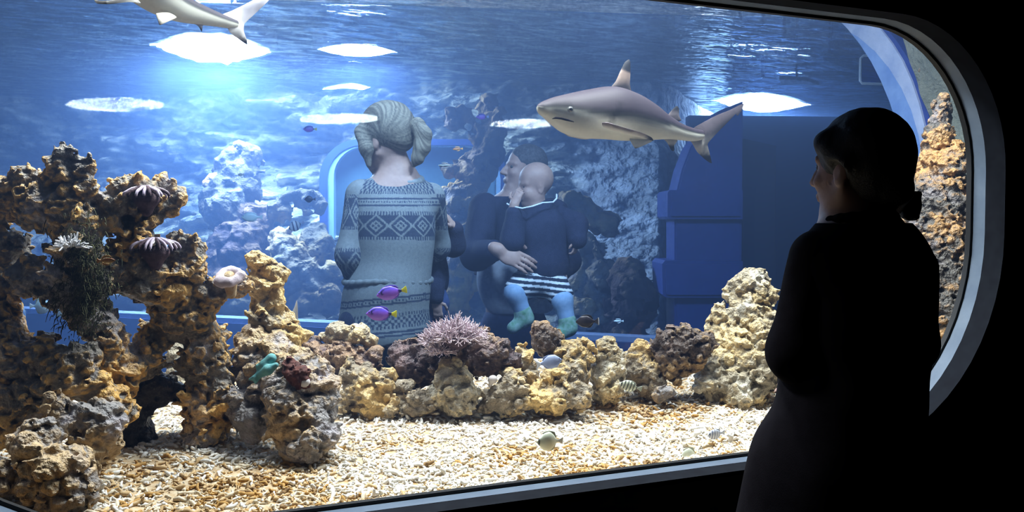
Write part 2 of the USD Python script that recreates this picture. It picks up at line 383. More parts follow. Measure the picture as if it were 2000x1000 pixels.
# rippled water surface
xs, ys = np.linspace(-6.9, 13.4, 240), np.linspace(.05, 13.7, 200)
gx, gy = np.meshgrid(xs, ys, indexing='ij')
gz = WATER_Z + .035 * (meshkit.fbm(np.stack([gx * 1.1 + gy * .3, gy * 2.0, gx * 0], -1), 3, 5) - .5)
sf = obj('water_surface', grid_mesh(np.stack([gx, gy, gz], -1)), M['surface'], None, smooth=True)
tag(sf, 'rippled underside of the water surface reflecting the reef', 'water surface', kind='stuff')
# lamps
def lamp(x, y, hw, hd, s, c, label, z=LAMP_Z, outline=None, key=[0]):
    t = thing('floodlight', label, 'lamp', (x, y, z)); key[0] += 1
    th = np.linspace(0, 2 * math.pi, 13)[:-1]
    o = np.stack([x + hw * np.cos(th), y + hd * np.sin(th)], 1) if outline is None else np.asarray(outline)
    m = slab(o, z, z + .01); m = trimesh.Trimesh(m.vertices, m.faces[(m.triangles[:, :, 2] < z + .005).all(1)], process=False)   # the glowing underside, set in the housing
    obj('lens', m, emitter(f'lamp_glow_{key[0]}', c, s), t)
    ctr = o.mean(0); hs = obj('housing', slab(ctr + (o - ctr) * 1.12, z + .004, z + .16), M['metal'], t)
    obj('bracket', tube([(x, y, z + .15), (x, y, 4.2)], .025), M['metal'], hs)
for L in LAMPS: lamp(*L)
for (bx, lb) in PATCHES:
    x0, y0, x1, y1 = bx; z = LAMP_Z - .1
    cx, cy = (x0 + x1) / 2, (y0 + y1) / 2
    poly = []; rr = np.random.RandomState(int(x0))
    for k in range(60):
        a = 2 * math.pi * k / 60; ca, sa = math.cos(a), math.sin(a); rag = 1 + .05 * rr.randn() * abs(sa) ** .5  # pointed, ragged outline shapes the lamp like its glow broken by ripples
        poly.append(on_z(cx + (x1 - x0) / 2 * math.copysign(abs(ca) ** .9, ca) * 1.0 * (1 + .03 * rr.randn()), cy + (y1 - y0) / 2 * .84 * rag * math.copysign(abs(sa) ** 2.6, sa) + .10 * (y1 - y0) * ca, z)[:2])
    poly = np.array(Polygon(poly).buffer(0).exterior.coords)[:-1] if Polygon(poly).buffer(0).geom_type == 'Polygon' else np.array(poly)
    poly = np.array(poly); c = poly.mean(0)
    lamp(c[0], c[1], 0, 0, 230 if x0 > 1300 else 410, (1.0, .89, .80), lb, z, poly)
# ------------------------------------------------------------------ gravel bed of broken coral
def bed_z(x, y):
    x, y = np.asarray(x, float), np.asarray(y, float)
    n = meshkit.fbm(np.stack([x * 2.2, y * 3, x * 0], -1), 3, 11) - .5
    return .868 + .125 * np.clip(y, 0, 1.0) + .035 * n + .05 * np.clip(x - 2.0, 0, 1) * np.clip(y * 2, 0, 1)
bed = thing('gravel_bed', 'bed of white and orange broken coral gravel behind the window', kind='structure')
bx, by = np.meshgrid(np.linspace(-1.6, 3.9, 160), np.linspace(.016, 1.08, 60), indexing='ij')
M['sand'] = noisy('sand', (.50, .30, .12), (.72, .60, .42), 45, .9, .6, 160, dist=.006)
obj('sand_base', grid_mesh(np.stack([bx, by, bed_z(bx, by)], -1)), M['sand'], bed, smooth=True)
GR = [('white', (.90, .86, .78), (.80, .74, .64)), ('cream', (.80, .70, .52), (.64, .50, .33)), ('tan', (.66, .46, .24), (.50, .32, .14)), ('orange', (.56, .32, .09), (.42, .22, .06)), ('brown', (.33, .19, .07), (.22, .13, .06))]
GM = [noisy('gravel_' + n, b, a, 90, .8, .4, 260, dist=.002) for n, a, b in GR]
rs = np.random.RandomState(4)
def fragment(seed, n=6, k=5):
    r = np.random.RandomState(seed); L = r.uniform(.8, 1.5); bend = r.uniform(-.35, .35)
    t = np.linspace(-.5, .5, k); p = np.stack([t * L, bend * (t ** 2 * 4 - .5) * .5, .08 * r.randn(k)], 1)
    rad = .17 * (1 - (np.abs(t) * 1.75) ** 4 * .55) * r.uniform(.7, 1.3, k)
    m = tube(p, rad, n)
    if seed % 3 == 0: m = cat([m, tube(np.array([p[2], p[2] + [.1, .22, .05], p[2] + [.14, .38, .06]]), [.13, .12, .08], 5)])
    return m
FR = [fragment(s) for s in range(9)]
# where the pieces lie
N = 27000
px_ = rs.uniform(-.75, 3.2, N); py_ = rs.uniform(0, 1, N) ** 1.5 * .98 + .02
q = np.stack([px_, py_, bed_z(px_, py_)], 1)
Zd = (q - CAM) @ FWD
tone = meshkit.fbm(np.stack([px_ * 2.6, py_ * 5, px_ * 0], -1), 3, 31) + .30 * (.20 - py_) + .07 * (0.8 - px_) + rs.randn(N) * .13  # browner at front left: brownish gravel, plus dimmer light put into the colour
ti = np.digitize(tone, [.50, .60, .70, .80])
size = rs.gamma(6, 1 / 6, N) * .0158; size = np.clip(size, .007, .030)
size[(q[:, 1] < .25) & (rs.rand(N) < .05)] *= 1.35
yaw = rs.uniform(0, 2 * np.pi, N); pit = rs.randn(N) * .28; rol = rs.uniform(0, 2 * np.pi, N)
q[:, 2] += size * .14
vis = (Zd > 0); sx_ = 1000 + FPX * ((q - CAM) @ RGT) / Zd; sy_ = 500 - FPX * ((q - CAM) @ UPV) / Zd
look = (sx_ > 240) & (sx_ < 1440) & (sy_ > 800) & (sy_ < 990) & ((sx_ > 640) | (sy_ > 890)) & (sy_ < 1085 - (sx_ * .129))
apparent = np.where(look, size / Zd, 0); big = np.argsort(-apparent)[:300]
def rot(yw, pt, rl):
    cy, sy, cp, sp, cr, sr = math.cos(yw), math.sin(yw), math.cos(pt), math.sin(pt), math.cos(rl), math.sin(rl)
    return np.array([[cy, -sy, 0], [sy, cy, 0], [0, 0, 1]]) @ np.array([[cp, 0, sp], [0, 1, 0], [-sp, 0, cp]]) @ np.array([[1, 0, 0], [0, cr, -sr], [0, sr, cr]])
for b in big:
    m = FR[b % 9].copy(); m.vertices = (m.vertices * size[b]) @ rot(yaw[b], pit[b], rol[b]).T + q[b]
    obj('coral_fragment', m, GM[ti[b]], bed, smooth=True)
rest = np.setdiff1d(np.arange(N), big)
pi = UsdGeom.PointInstancer.Define(stage, '/World/gravel_bed/loose_gravel')
tag(pi, kind='stuff'); paths = []
for t in range(5):
    for s in range(9):
        pm = usdkit.mesh(stage, f'/World/gravel_bed/loose_gravel/fragment_{t * 9 + s:03d}', FR[s], GM[t], True); paths.append(pm.GetPath())
pi.CreatePrototypesRel().SetTargets(paths)
pi.CreateProtoIndicesAttr(Vt.IntArray([int(ti[k] * 9 + k % 9) for k in rest]))
pi.CreatePositionsAttr(Vt.Vec3fArray.FromNumpy(q[rest].astype(np.float32)))
pi.CreateScalesAttr(Vt.Vec3fArray.FromNumpy(np.repeat(size[rest, None], 3, 1).astype(np.float32)))
def quat(R):
    r = Gf.Matrix3d(*[float(v) for v in R.T.ravel()]).ExtractRotation().GetQuat(); i = r.GetImaginary(); return Gf.Quath(float(r.GetReal()), float(i[0]), float(i[1]), float(i[2]))
pi.CreateOrientationsAttr(Vt.QuathArray([quat(rot(yaw[k], pit[k], rol[k])) for k in rest]))

# ------------------------------------------------------------------ reef rocks and corals of the near tank
M['reef'] = vcol('reef_rock', .55, .5, 1.0, 95, .012, .28, 70)
M['reef_far'] = vcol('reef_rock_far', .85, .2, .9, 9, .12, .30, 5)
PAL = {'dusk': ((.085, .072, .058), (.42, .22, .07), (.20, .175, .175)), 'gold': ((.195, .165, .13), (.72, .41, .11), (.46, .40, .38)), 'tan': ((.28, .22, .14), (.68, .45, .16), (.66, .58, .44)),
       'grey': ((.235, .21, .195), (.46, .31, .15), (.46, .41, .43)), 'brown': ((.085, .055, .038), (.33, .20, .075), (.24, .16, .12)),
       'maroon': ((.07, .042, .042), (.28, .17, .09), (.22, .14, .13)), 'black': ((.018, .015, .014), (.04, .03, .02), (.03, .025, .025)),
       'sandy': ((.34, .28, .18), (.66, .48, .22), (.70, .64, .5))}
def rock_colour(v, f, pal, seed, tips=1.0, freq=9):
    base, gold, pale = [np.array(c) for c in PAL[pal]]
    m = trimesh.Trimesh(v, f, process=False)
    nb = [] 
    # crest: how far a point stands out from its smoothed surroundings
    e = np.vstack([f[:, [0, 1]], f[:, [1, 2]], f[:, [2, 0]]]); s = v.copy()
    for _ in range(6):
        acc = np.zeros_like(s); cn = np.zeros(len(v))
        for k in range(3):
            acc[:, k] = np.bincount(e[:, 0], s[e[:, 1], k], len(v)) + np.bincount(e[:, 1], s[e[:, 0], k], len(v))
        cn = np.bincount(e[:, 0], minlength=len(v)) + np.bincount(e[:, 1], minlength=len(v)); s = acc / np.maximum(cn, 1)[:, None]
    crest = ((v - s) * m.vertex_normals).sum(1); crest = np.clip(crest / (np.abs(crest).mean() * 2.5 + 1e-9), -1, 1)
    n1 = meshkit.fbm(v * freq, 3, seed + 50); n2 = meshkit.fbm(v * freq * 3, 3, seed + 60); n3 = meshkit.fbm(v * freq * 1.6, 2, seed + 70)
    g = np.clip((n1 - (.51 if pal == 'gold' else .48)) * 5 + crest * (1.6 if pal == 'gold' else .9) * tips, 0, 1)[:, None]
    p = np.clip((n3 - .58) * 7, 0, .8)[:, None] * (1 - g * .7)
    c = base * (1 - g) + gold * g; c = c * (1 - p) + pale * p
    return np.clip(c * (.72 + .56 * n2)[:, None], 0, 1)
def reef(name, label, chains, pal='tan', h=.0045, knob=(.03, .02, .012), seed=1, tips=0, tipk=(1.1, 1.9), cat_='rock', blend=.03, extra=None, group=None, scale=16, slim=.9, shade=1.0, spikes=(), tilt=.75):
    """chains: lists of (px, py, Z, radius in px): a skeleton laid out in the tank, skinned and roughened"""
    F = Field(); r = np.random.RandomState(seed)
    for ch in chains:
        P = [at(a, b, z) for a, b, z, _ in ch]; R = [rp * z / FPX * slim for _, _, z, rp in ch]
        if len(ch) == 1: F.e(P[0], R[0], k=blend)
        for i in range(len(P) - 1): F.s(P[i], P[i + 1], R[i], R[i + 1], blend)
        for _ in range(int(tips * len(ch))):
            i = r.randint(max(len(P) - 1, 1)); t = r.rand(); j = min(i + 1, len(P) - 1)
            c = P[i] * (1 - t) + P[j] * t; rr = R[i] * (1 - t) + R[j] * t
            d = r.randn(3) * [1, .8, .75]; d /= np.linalg.norm(d); d = d + [0, 0, tilt]; d /= np.linalg.norm(d)
            L = r.uniform(*tipk) * rr * .75 + .006; w = r.uniform(.007, .0125)
            up = r.randn(3); Rm = frame(d, up); tip = c + d * (rr * .8 + L)
            F.late.append((c + d * rr * .45, tip, w * 1.5, w * .38))
            for _2 in range(2):
                d2 = d + Rm[:, 1] * r.uniform(-1.2, 1.2); d2 /= np.linalg.norm(d2); m_ = c + d * (rr * .7 + L * .3)
                F.late.append((m_, m_ + d2 * L * r.uniform(.4, .75), w * 1.0, w * .35))
    for x0, y0, x1, y1, z, w in spikes:     # blades: a flat fan of cones
        a, b = at(x0, y0, z), at(x1, y1, z - .004); w = w * z / FPX; L = np.linalg.norm(b - a); sd = np.cross((b - a) / L, FH + r.randn(3) * .5); sd /= np.linalg.norm(sd)
        F.late.append((a, b, w, w * .28))
        for q in (-1, 1):
            F.late.append((a + sd * w * .5 * q, a + (b - a) * r.uniform(.55, .85) + sd * w * q * r.uniform(.8, 1.3), w * .75, w * .22))
    if extra: extra(F)
    v, f = F.mesh(h, Knobs(knob[0], knob[1], seed, knob[2], scale))
    m = trimesh.Trimesh(v, f, process=False)
    comp = trimesh.graph.connected_component_labels(m.face_adjacency, node_count=len(f))
    keep = np.bincount(comp).argmax(); fk = f[comp == keep]
    used, inv = np.unique(fk, return_inverse=True); v = v[used]; f = inv.reshape(-1, 3)
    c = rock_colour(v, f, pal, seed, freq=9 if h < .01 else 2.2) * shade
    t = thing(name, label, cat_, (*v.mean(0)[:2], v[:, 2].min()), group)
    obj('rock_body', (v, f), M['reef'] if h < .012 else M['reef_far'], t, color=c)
    return t
ARCH = [
    [(-60, 470, 2.35, 40), (-35, 400, 2.3, 40), (20, 385, 2.28, 34), (70, 392, 2.27, 36), (120, 400, 2.25, 36), (160, 440, 2.25, 30)],
    [(60, 425, 2.25, 20), (90, 425, 2.25, 17), (120, 440, 2.25, 15)],
    [(115, 395, 2.25, 28), (118, 345, 2.25, 20), (112, 318, 2.24, 10)], [(130, 370, 2.25, 24), (156, 345, 2.25, 11)],
    [(140, 400, 2.25, 24), (172, 372, 2.24, 12)], [(50, 395, 2.26, 22), (52, 345, 2.26, 9)],
    [(160, 440, 2.25, 26), (158, 500, 2.24, 38), (158, 550, 2.24, 44), (172, 610, 2.25, 34), (205, 660, 2.27, 32), (235, 720, 2.3, 34), (240, 760, 2.32, 22)],
    [(160, 455, 2.25, 22), (215, 430, 2.27, 24), (250, 390, 2.3, 26), (268, 362, 2.3, 16)], [(225, 400, 2.28, 18), (245, 365, 2.28, 8)],
    [(270, 450, 2.33, 34), (290, 400, 2.34, 28), (315, 370, 2.35, 12)], [(262, 470, 2.33, 28), (272, 500, 2.33, 30), (280, 545, 2.33, 34)],
    [(310, 405, 2.35, 22), (340, 385, 2.36, 9), (352, 390, 2.36, 6)], [(300, 395, 2.34, 18), (318, 350, 2.35, 7)],
    [(165, 530, 2.25, 34), (230, 525, 2.3, 30), (290, 545, 2.34, 36), (340, 560, 2.38, 36), (365, 545, 2.38, 20)],
    [(345, 550, 2.38, 28), (355, 500, 2.38, 18), (350, 465, 2.38, 9)], [(365, 530, 2.38, 18), (380, 478, 2.38, 7)], [(372, 540, 2.38, 16), (392, 505, 2.38, 8)],
    [(340, 560, 2.38, 40), (345, 610, 2.4, 38), (310, 660, 2.4, 24), (285, 705, 2.38, 28), (250, 720, 2.34, 34)],
    [(350, 610, 2.4, 36), (385, 640, 2.42, 30), (398, 690, 2.44, 38), (412, 750, 2.45, 42), (405, 800, 2.44, 40), (400, 850, 2.43, 46)],
    [(375, 590, 2.4, 30), (420, 578, 2.42, 20), (462, 558, 2.43, 13), (492, 548, 2.44, 8)],
    [(20, 480, 2.3, 40), (-30, 560, 2.3, 44), (-10, 640, 2.25, 46), (10, 720, 2.2, 44)],
    [(160, 570, 2.24, 30), (110, 575, 2.24, 17), (60, 545, 2.24, 24), (10, 570, 2.26, 34)], [(60, 545, 2.24, 22), (52, 515, 2.24, 16)],
]
SPIKES = [(114, 340, 108, 286, 2.23, 12), (126, 325, 122, 276, 2.24, 11), (128, 300, 141, 284, 2.23, 7), (150, 345, 150, 296, 2.24, 12), (160, 335, 176, 300, 2.24, 12), (170, 345, 186, 319, 2.24, 7), (165, 372, 186, 352, 2.23, 12),
    (58, 382, 56, 322, 2.25, 15), (75, 385, 62, 334, 2.25, 12), (92, 385, 88, 337, 2.24, 10), (28, 385, 6, 346, 2.27, 14), (200, 425, 210, 378, 2.27, 13), (226, 402, 240, 350, 2.28, 14), (246, 395, 252, 344, 2.29, 13), (270, 385, 276, 347, 2.3, 13),
    (292, 372, 283, 347, 2.31, 10), (310, 380, 311, 344, 2.34, 10), (322, 385, 341, 347, 2.34, 9), (335, 400, 362, 382, 2.35, 11), (330, 415, 352, 412, 2.34, 9), (350, 515, 353, 450, 2.36, 13), (362, 510, 384, 456, 2.36, 10), (370, 532, 396, 500, 2.36, 10),
    (385, 545, 392, 515, 2.37, 9), (400, 575, 412, 540, 2.4, 10), (430, 580, 425, 548, 2.41, 8), (112, 440, 126, 484, 2.24, 13), (72, 428, 74, 455, 2.24, 11), (88, 430, 92, 458, 2.24, 9), (140, 455, 148, 480, 2.23, 11), (55, 560, 50, 505, 2.23, 14), (40, 560, 24, 540, 2.23, 10), (480, 560, 476, 538, 2.42, 7)]
reef('coral_arch', 'tall branching coral rock with golden antler tips that arches over the left of the tank', ARCH, 'gold', .0042, (.028, .022, .014), 3, tips=3.2, cat_='coral', spikes=SPIKES)
reef('reef_rock', 'slender coral pillar with orange tips standing alone right of the arching coral',
     [[(525, 530, 2.55, 22), (522, 570, 2.55, 26), (526, 620, 2.55, 30), (530, 680, 2.53, 40)], [(505, 560, 2.54, 12), (498, 515, 2.54, 9), (497, 503, 2.54, 6)], [(540, 545, 2.55, 14), (548, 530, 2.55, 8)], [(575, 655, 2.55, 22), (560, 635, 2.55, 20)]], 'tan', .0042, (.026, .02, .012), 5, tips=2, cat_='coral')
reef('reef_rock', 'jumble of pale leafy coral rock below the slender pillar, holding the turquoise sponge',
     [[(475, 690, 2.5, 26), (500, 670, 2.52, 30), (545, 690, 2.5, 36), (585, 720, 2.45, 34), (630, 735, 2.42, 26)], [(490, 730, 2.47, 30), (540, 760, 2.42, 34), (600, 760, 2.4, 40), (640, 775, 2.4, 26)],
      [(470, 790, 2.42, 36), (500, 830, 2.4, 34)], [(560, 800, 2.36, 46), (570, 860, 2.34, 36)], [(620, 810, 2.37, 36), (600, 865, 2.33, 30), (630, 850, 2.35, 30)]], 'grey', .0042, (.034, .026, .013), 8, tips=2.4, tipk=(.7, 1.3))
reef('reef_rock', 'grey coral boulder with a small hollow on the gravel at the lower left corner',
     [[(70, 870, 2.02, 44), (100, 930, 2.0, 56), (120, 975, 2.0, 50)], [(45, 855, 2.03, 22), (90, 850, 2.03, 26)], [(150, 900, 2.02, 26), (155, 960, 2.0, 34)]], 'grey', .0036, (.032, .024, .013), 12, tips=1.0, tipk=(.5, .9))
reef('reef_rock', 'rounded coral lump with orange flecks on a short stalk, right of the lower left boulder',
     [[(150, 830, 2.1, 34), (195, 825, 2.12, 42), (205, 870, 2.13, 26)], [(160, 880, 2.08, 22), (165, 940, 2.05, 24)], [(110, 790, 2.12, 26), (105, 820, 2.12, 24)]], 'grey', .0036, (.03, .022, .013), 14, tips=1.2, tipk=(.5, .9))
reef('reef_rock', 'brown and orange coral mound stacked behind the lower left boulder',
     [[(30, 720, 2.2, 40), (80, 690, 2.22, 34), (130, 720, 2.2, 30), (170, 690, 2.2, 22)], [(60, 770, 2.2, 50), (140, 745, 2.18, 28)], [(200, 780, 2.22, 34), (230, 800, 2.25, 30), (180, 740, 2.2, 20)], [(0, 790, 2.2, 50), (15, 840, 2.18, 40)]], 'gold', .0042, (.032, .024, .013), 16, tips=1.6, tipk=(.6, 1.1))
reef('reef_rock', 'small coral stub at the very edge of the window in the lower left corner', [[(-5, 930, 1.98, 30), (0, 960, 1.98, 34)]], 'grey', .0042, (.028, .02, .012), 18)
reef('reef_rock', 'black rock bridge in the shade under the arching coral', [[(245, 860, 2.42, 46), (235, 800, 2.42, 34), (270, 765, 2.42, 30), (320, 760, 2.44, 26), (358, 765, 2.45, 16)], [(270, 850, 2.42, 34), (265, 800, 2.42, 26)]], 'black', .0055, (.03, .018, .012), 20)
# back row, left to right
B = 2.78
reef('reef_rock', 'pale coral stub standing in bright light between the legs of the arch', [[(350, 720, 2.75, 26), (348, 685, 2.76, 18), (346, 668, 2.76, 9)], [(365, 730, 2.74, 20), (362, 760, 2.73, 22)]], 'sandy', .005, (.028, .02, .012), 22)
reef('reef_rock', 'flat yellow encrusted slab resting on the dark rock left of the middle', [[(635, 655, 2.85, 12), (665, 650, 2.83, 17), (700, 655, 2.82, 18), (728, 668, 2.82, 11)]], 'sandy', .0045, (.024, .018, .01), 24)
reef('reef_rock', 'dark brown rock beneath the flat yellow slab', [[(585, 665, 2.85, 20), (620, 690, 2.83, 24), (670, 700, 2.8, 28), (720, 710, 2.8, 24), (735, 690, 2.8, 14)], [(600, 720, 2.82, 24), (680, 730, 2.8, 20)]], 'maroon', .005, (.022, .018, .012), 26)
reef('reef_rock', 'cream coral boulder with a domed cap below the dark brown rock', [[(700, 735, 2.7, 28), (715, 755, 2.7, 30), (720, 790, 2.68, 26)], [(690, 730, 2.7, 22)], [(755, 740, 2.72, 22), (745, 790, 2.7, 28)], [(675, 795, 2.68, 18)]], 'tan', .0045, (.028, .022, .012), 28, tips=1)
reef('reef_rock', 'knobbly dark maroon rock in the middle of the back row, left of the pink tuft', [[(775, 690, 2.82, 20), (800, 700, 2.8, 36), (835, 720, 2.8, 34), (860, 680, 2.82, 30)], [(800, 730, 2.78, 26)]], 'maroon', .0045, (.02, .019, .012), 30, tips=1.5, tipk=(.5, .8))
reef('reef_rock', 'overhanging dark maroon rock in the middle of the back row, right of the pink tuft', [[(905, 680, 2.84, 30), (940, 675, 2.82, 30), (975, 690, 2.8, 28), (1000, 705, 2.8, 20)], [(925, 715, 2.8, 22), (960, 715, 2.8, 20)]], 'maroon', .0045, (.02, .019, .012), 32, tips=1.5, tipk=(.5, .8))
reef('reef_rock', 'low rubbly tan rock on the gravel left of the tall cream boulder', [[(790, 765, 2.72, 22), (810, 790, 2.7, 20), (840, 785, 2.7, 18)], [(765, 800, 2.68, 16)]], 'tan', .0045, (.024, .02, .013), 34, tips=1)
reef('reef_rock', 'tall cream boulder with two lumpy tops in the middle of the back row', [[(880, 730, 2.74, 26), (875, 770, 2.72, 36), (900, 785, 2.7, 30)], [(910, 760, 2.73, 26)], [(885, 725, 2.74, 18)]], 'sandy', .0045, (.028, .022, .012), 36)
reef('reef_rock', 'rounded tan boulder with orange patches right of the dark cleft', [[(1000, 745, 2.76, 26), (985, 780, 2.74, 28), (1015, 780, 2.74, 24)], [(945, 785, 2.74, 18)]], 'tan', .0045, (.026, .021, .012), 38)
reef('reef_rock', 'upright stump of tan coral with a golden rim below the baby', [[(1023, 690, 2.86, 20), (1028, 720, 2.85, 22), (1030, 750, 2.84, 22)]], 'tan', .0045, (.022, .017, .01), 40)
reef('reef_rock', 'round bushy brown coral head beside the pale blue fish', [[(1060, 645, 2.92, 22), (1068, 665, 2.92, 27), (1090, 685, 2.92, 18)]], 'brown', .0045, (.018, .018, .012), 42, tips=3, tipk=(.5, .8))
reef('reef_rock', 'long low bank of tan rubble coral on the gravel right of the middle', [[(1050, 770, 2.8, 22), (1085, 745, 2.82, 26), (1120, 735, 2.85, 26), (1135, 690, 2.88, 24), (1105, 690, 2.88, 22)], [(1080, 790, 2.76, 18), (1130, 775, 2.8, 22), (1020, 790, 2.74, 14)]], 'tan', .0045, (.024, .021, .013), 44, tips=1.6, tipk=(.6, 1))
reef('reef_rock', 'pointed pale coral stub with grey shaded foot left of the striped fish', [[(1190, 690, 2.92, 18), (1188, 720, 2.92, 30), (1185, 760, 2.9, 32)], [(1192, 668, 2.92, 8), (1175, 675, 2.92, 8)], [(1205, 690, 2.92, 12)]], 'sandy', .0045, (.026, .02, .012), 46, tips=1.4, tipk=(.6, 1))
reef('reef_rock', 'tan coral ledge with a red-brown stain right of the pointed stub', [[(1230, 700, 3.0, 18), (1255, 685, 3.0, 18), (1255, 730, 2.98, 32), (1275, 760, 2.96, 26)]], 'tan', .0045, (.026, .02, .012), 48, tips=1.2, tipk=(.6, 1))
reef('reef_rock', 'broad bushy golden brown coral head at the right end of the back row', [[(1290, 665, 2.98, 22), (1330, 665, 2.98, 28), (1365, 675, 2.98, 22), (1388, 668, 2.98, 12)], [(1310, 700, 2.97, 30), (1350, 700, 2.97, 26)], [(1315, 730, 2.96, 22)]], 'brown', .0045, (.022, .021, .013), 50, tips=3, tipk=(.5, .9))
reef('reef_rock', 'small pale stone on the gravel under the golden brown coral head', [[(1292, 770, 2.9, 16), (1305, 765, 2.9, 14)], [(1350, 745, 2.93, 12), (1355, 765, 2.92, 10)]], 'grey', .0045, (.022, .016, .01), 52)
reef('reef_rock', 'tall coral column with golden cauliflower caps beside the dark silhouette', [[(1440, 570, 3.12, 26), (1475, 560, 3.12, 30), (1500, 575, 3.1, 18)], [(1470, 570, 3.12, 34), (1462, 620, 3.1, 42), (1455, 680, 3.08, 56), (1440, 740, 3.05, 60), (1440, 775, 3.0, 50)],
      [(1405, 615, 3.1, 18), (1402, 650, 3.1, 20), (1405, 700, 3.08, 30)], [(1390, 740, 3.0, 30), (1375, 755, 2.98, 24)], [(1490, 640, 3.05, 36), (1495, 730, 3.0, 40)]], 'sandy', .0045, (.03, .024, .013), 54, tips=1.2, tipk=(.4, .7), cat_='coral')
reef('reef_rock', 'spiky golden coral column rising along the right end of the window', [[(1850, 640, 3.24, 60), (1850, 560, 3.29, 60), (1840, 480, 3.34, 64), (1840, 400, 3.39, 60), (1835, 330, 3.44, 40), (1832, 270, 3.44, 26), (1838, 215, 3.44, 13), (1843, 185, 3.44, 7)], [(1790, 440, 3.34, 36), (1780, 360, 3.44, 20)],
      [(1790, 540, 3.29, 50), (1790, 700, 3.24, 50)], [(1870, 330, 3.34, 18), (1872, 290, 3.39, 10)]], 'dusk', .005, (.03, .024, .014), 56, tips=4, tipk=(.5, .9), cat_='coral')
reef('reef_rock', 'tuft of orange coral on the grey wall above the golden column at the right', [[(1803, 138, 4.36, 11), (1812, 142, 4.36, 9)], [(1806, 140, 4.4, 9), (1812, 141, 4.47, 9)]], 'gold', .005, (.014, .012, .008), 58, tips=6, tipk=(.5, .9), cat_='coral')
# the side wall of the near tank at the right
M['wall_stone'] = noisy('side_wall_stone', (.13, .15, .13), (.22, .24, .20), 6, .85, .8, 12, dist=.05)
gy2, gz2 = np.meshgrid(np.linspace(.0, 1.0, 60), np.linspace(.5, 2.78, 110), indexing='ij')
gy2 = .03 + gy2 * (1.06 + .27 * np.clip((gz2 - 1.9) / .6, 0, 1.2))
dx = .16 * (meshkit.fbm(np.stack([gy2 * 0, gy2 * 3, gz2 * 3], -1), 4, 77) - .5)
struct('wall_stone', grid_mesh(np.stack([3.52 + .5 * dx, gy2, gz2], -1)), M['wall_stone'], smooth=True)

# ------------------------------------------------------------------ the reef beyond the tunnel
def wallpt(px, v):
    """reef wall: base behind the far sill, leaning back up to the water"""
    s = np.clip(px / 1300, -.4, 1.1)
    z0 = 8.9 - 2.2 * s; z1 = 10.6 - 1.5 * s
    Z = z0 + (z1 - z0) * v ** .8 + 3.3 * np.clip((px - 1285) / 120, 0, 1) ** 1.3
    zz = .12 + (WATER_Z + .03 - .12) * v
    r = FWD[None] + (px[:, None] - 1000) / FPX * RGT[None]
    return np.stack([CAM[0] + r[:, 0] * Z, CAM[1] + r[:, 1] * Z, zz], -1)
nu, nv = 420, 170
U, Vv = np.meshgrid(np.linspace(-480, 1412, nu), np.linspace(0, 1, nv), indexing='ij')
P = wallpt(U.ravel(), Vv.ravel())
Sm = np.clip((U.ravel() - 1050) / 110, 0, 1) * np.clip((1440 - U.ravel()) / 20 + 1, 0, 1)
lat = P @ RGT
n = meshkit.fbm(np.stack([lat * .9, P[:, 2] * 2.6, lat * 0], -1), 5, 41) - .5
n2 = np.abs(meshkit.fbm(np.stack([lat * 2.4, P[:, 2] * 6, lat * 0], -1), 4, 43) - .5)
amp = 1.9 * (1 - .86 * Sm)
n3 = meshkit.fbm(np.stack([lat * 7, P[:, 2] * 17, lat * 0], -1), 3, 49) - .5
P = P - FH[None] * (n * amp + n2 * .8 * (1 - .8 * Sm) + n3 * .30 * (1 - .6 * Sm))[:, None] + np.array([0, 0, 1.]) * (0)
wallm = grid_mesh(P.reshape(nu, nv, 3))
c1 = meshkit.fbm(np.stack([lat * 2.5, P[:, 2] * 6, lat * 0], -1), 5, 45); c2 = meshkit.fbm(np.stack([lat * 7, P[:, 2] * 14, lat * 0], -1), 3, 47)
colr = np.array([.16, .18, .18]) * (1 - np.clip((c1 - .45) * 5, 0, 1))[:, None] + np.array([.66, .62, .46]) * np.clip((c1 - .45) * 5, 0, 1)[:, None]
c3 = np.clip((meshkit.fbm(np.stack([lat * 9, P[:, 2] * 24, lat * 0], -1), 3, 48) - .48) * 6, 0, 1)[:, None]
colr = colr * (.35 + .9 * c2)[:, None] * (1 - c3) + np.array([.62, .58, .40]) * c3 * (.35 + 1.0 * c1[:, None])
con = np.array([.44, .47, .50]) * (.75 + .5 * c2)[:, None]
colr = colr * (1 - Sm)[:, None] + con * Sm[:, None]
wp = obj('reef_wall', wallm, M['reef_far'], None, color=np.clip(colr, 0, 1))
tag(wp, kind='structure')
def far(name, label, chains, pal, seed, knob=(.13, .10, .05), **kw):
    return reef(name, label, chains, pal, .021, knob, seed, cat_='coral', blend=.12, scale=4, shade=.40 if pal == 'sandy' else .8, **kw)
# ------------------------------------------------------------------ tunnel end: rib arch, blue pillar, dark slab for the doorway shade
XR = 3.52
def rib_curve(pts):
    return np.array([on_x(a, b, XR) for a, b in pts])
IN = rib_curve([(1795, 480), (1788, 420), (1778, 360), (1766, 300), (1752, 245), (1737, 198), (1720, 157), (1701, 120), (1679, 86), (1654, 55), (1625, 26), (1592, 0), (1555, -24), (1515, -44)])
OUT = rib_curve([(1836, 480), (1832, 420), (1826, 360), (1817, 305), (1807, 252), (1795, 203), (1780, 158), (1762, 118), (1741, 84), (1716, 52), (1688, 22), (1655, -6), (1618, -30), (1578, -50)])
for q in (IN, OUT):
    q[0, 2] = .1
rib = thing('tunnel_rib', 'pale blue-white curved rib arch of the tunnel behind the dark silhouette', 'arch', (XR, 1.15, .1))
def ribbon(A, B, dx): return grid_mesh(np.stack([A, B, B + [dx, 0, 0], A + [dx, 0, 0], A], 1))
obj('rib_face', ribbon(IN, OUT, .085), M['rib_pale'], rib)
O2 = OUT + (OUT - IN) / np.linalg.norm(OUT - IN, axis=1, keepdims=True) * .03
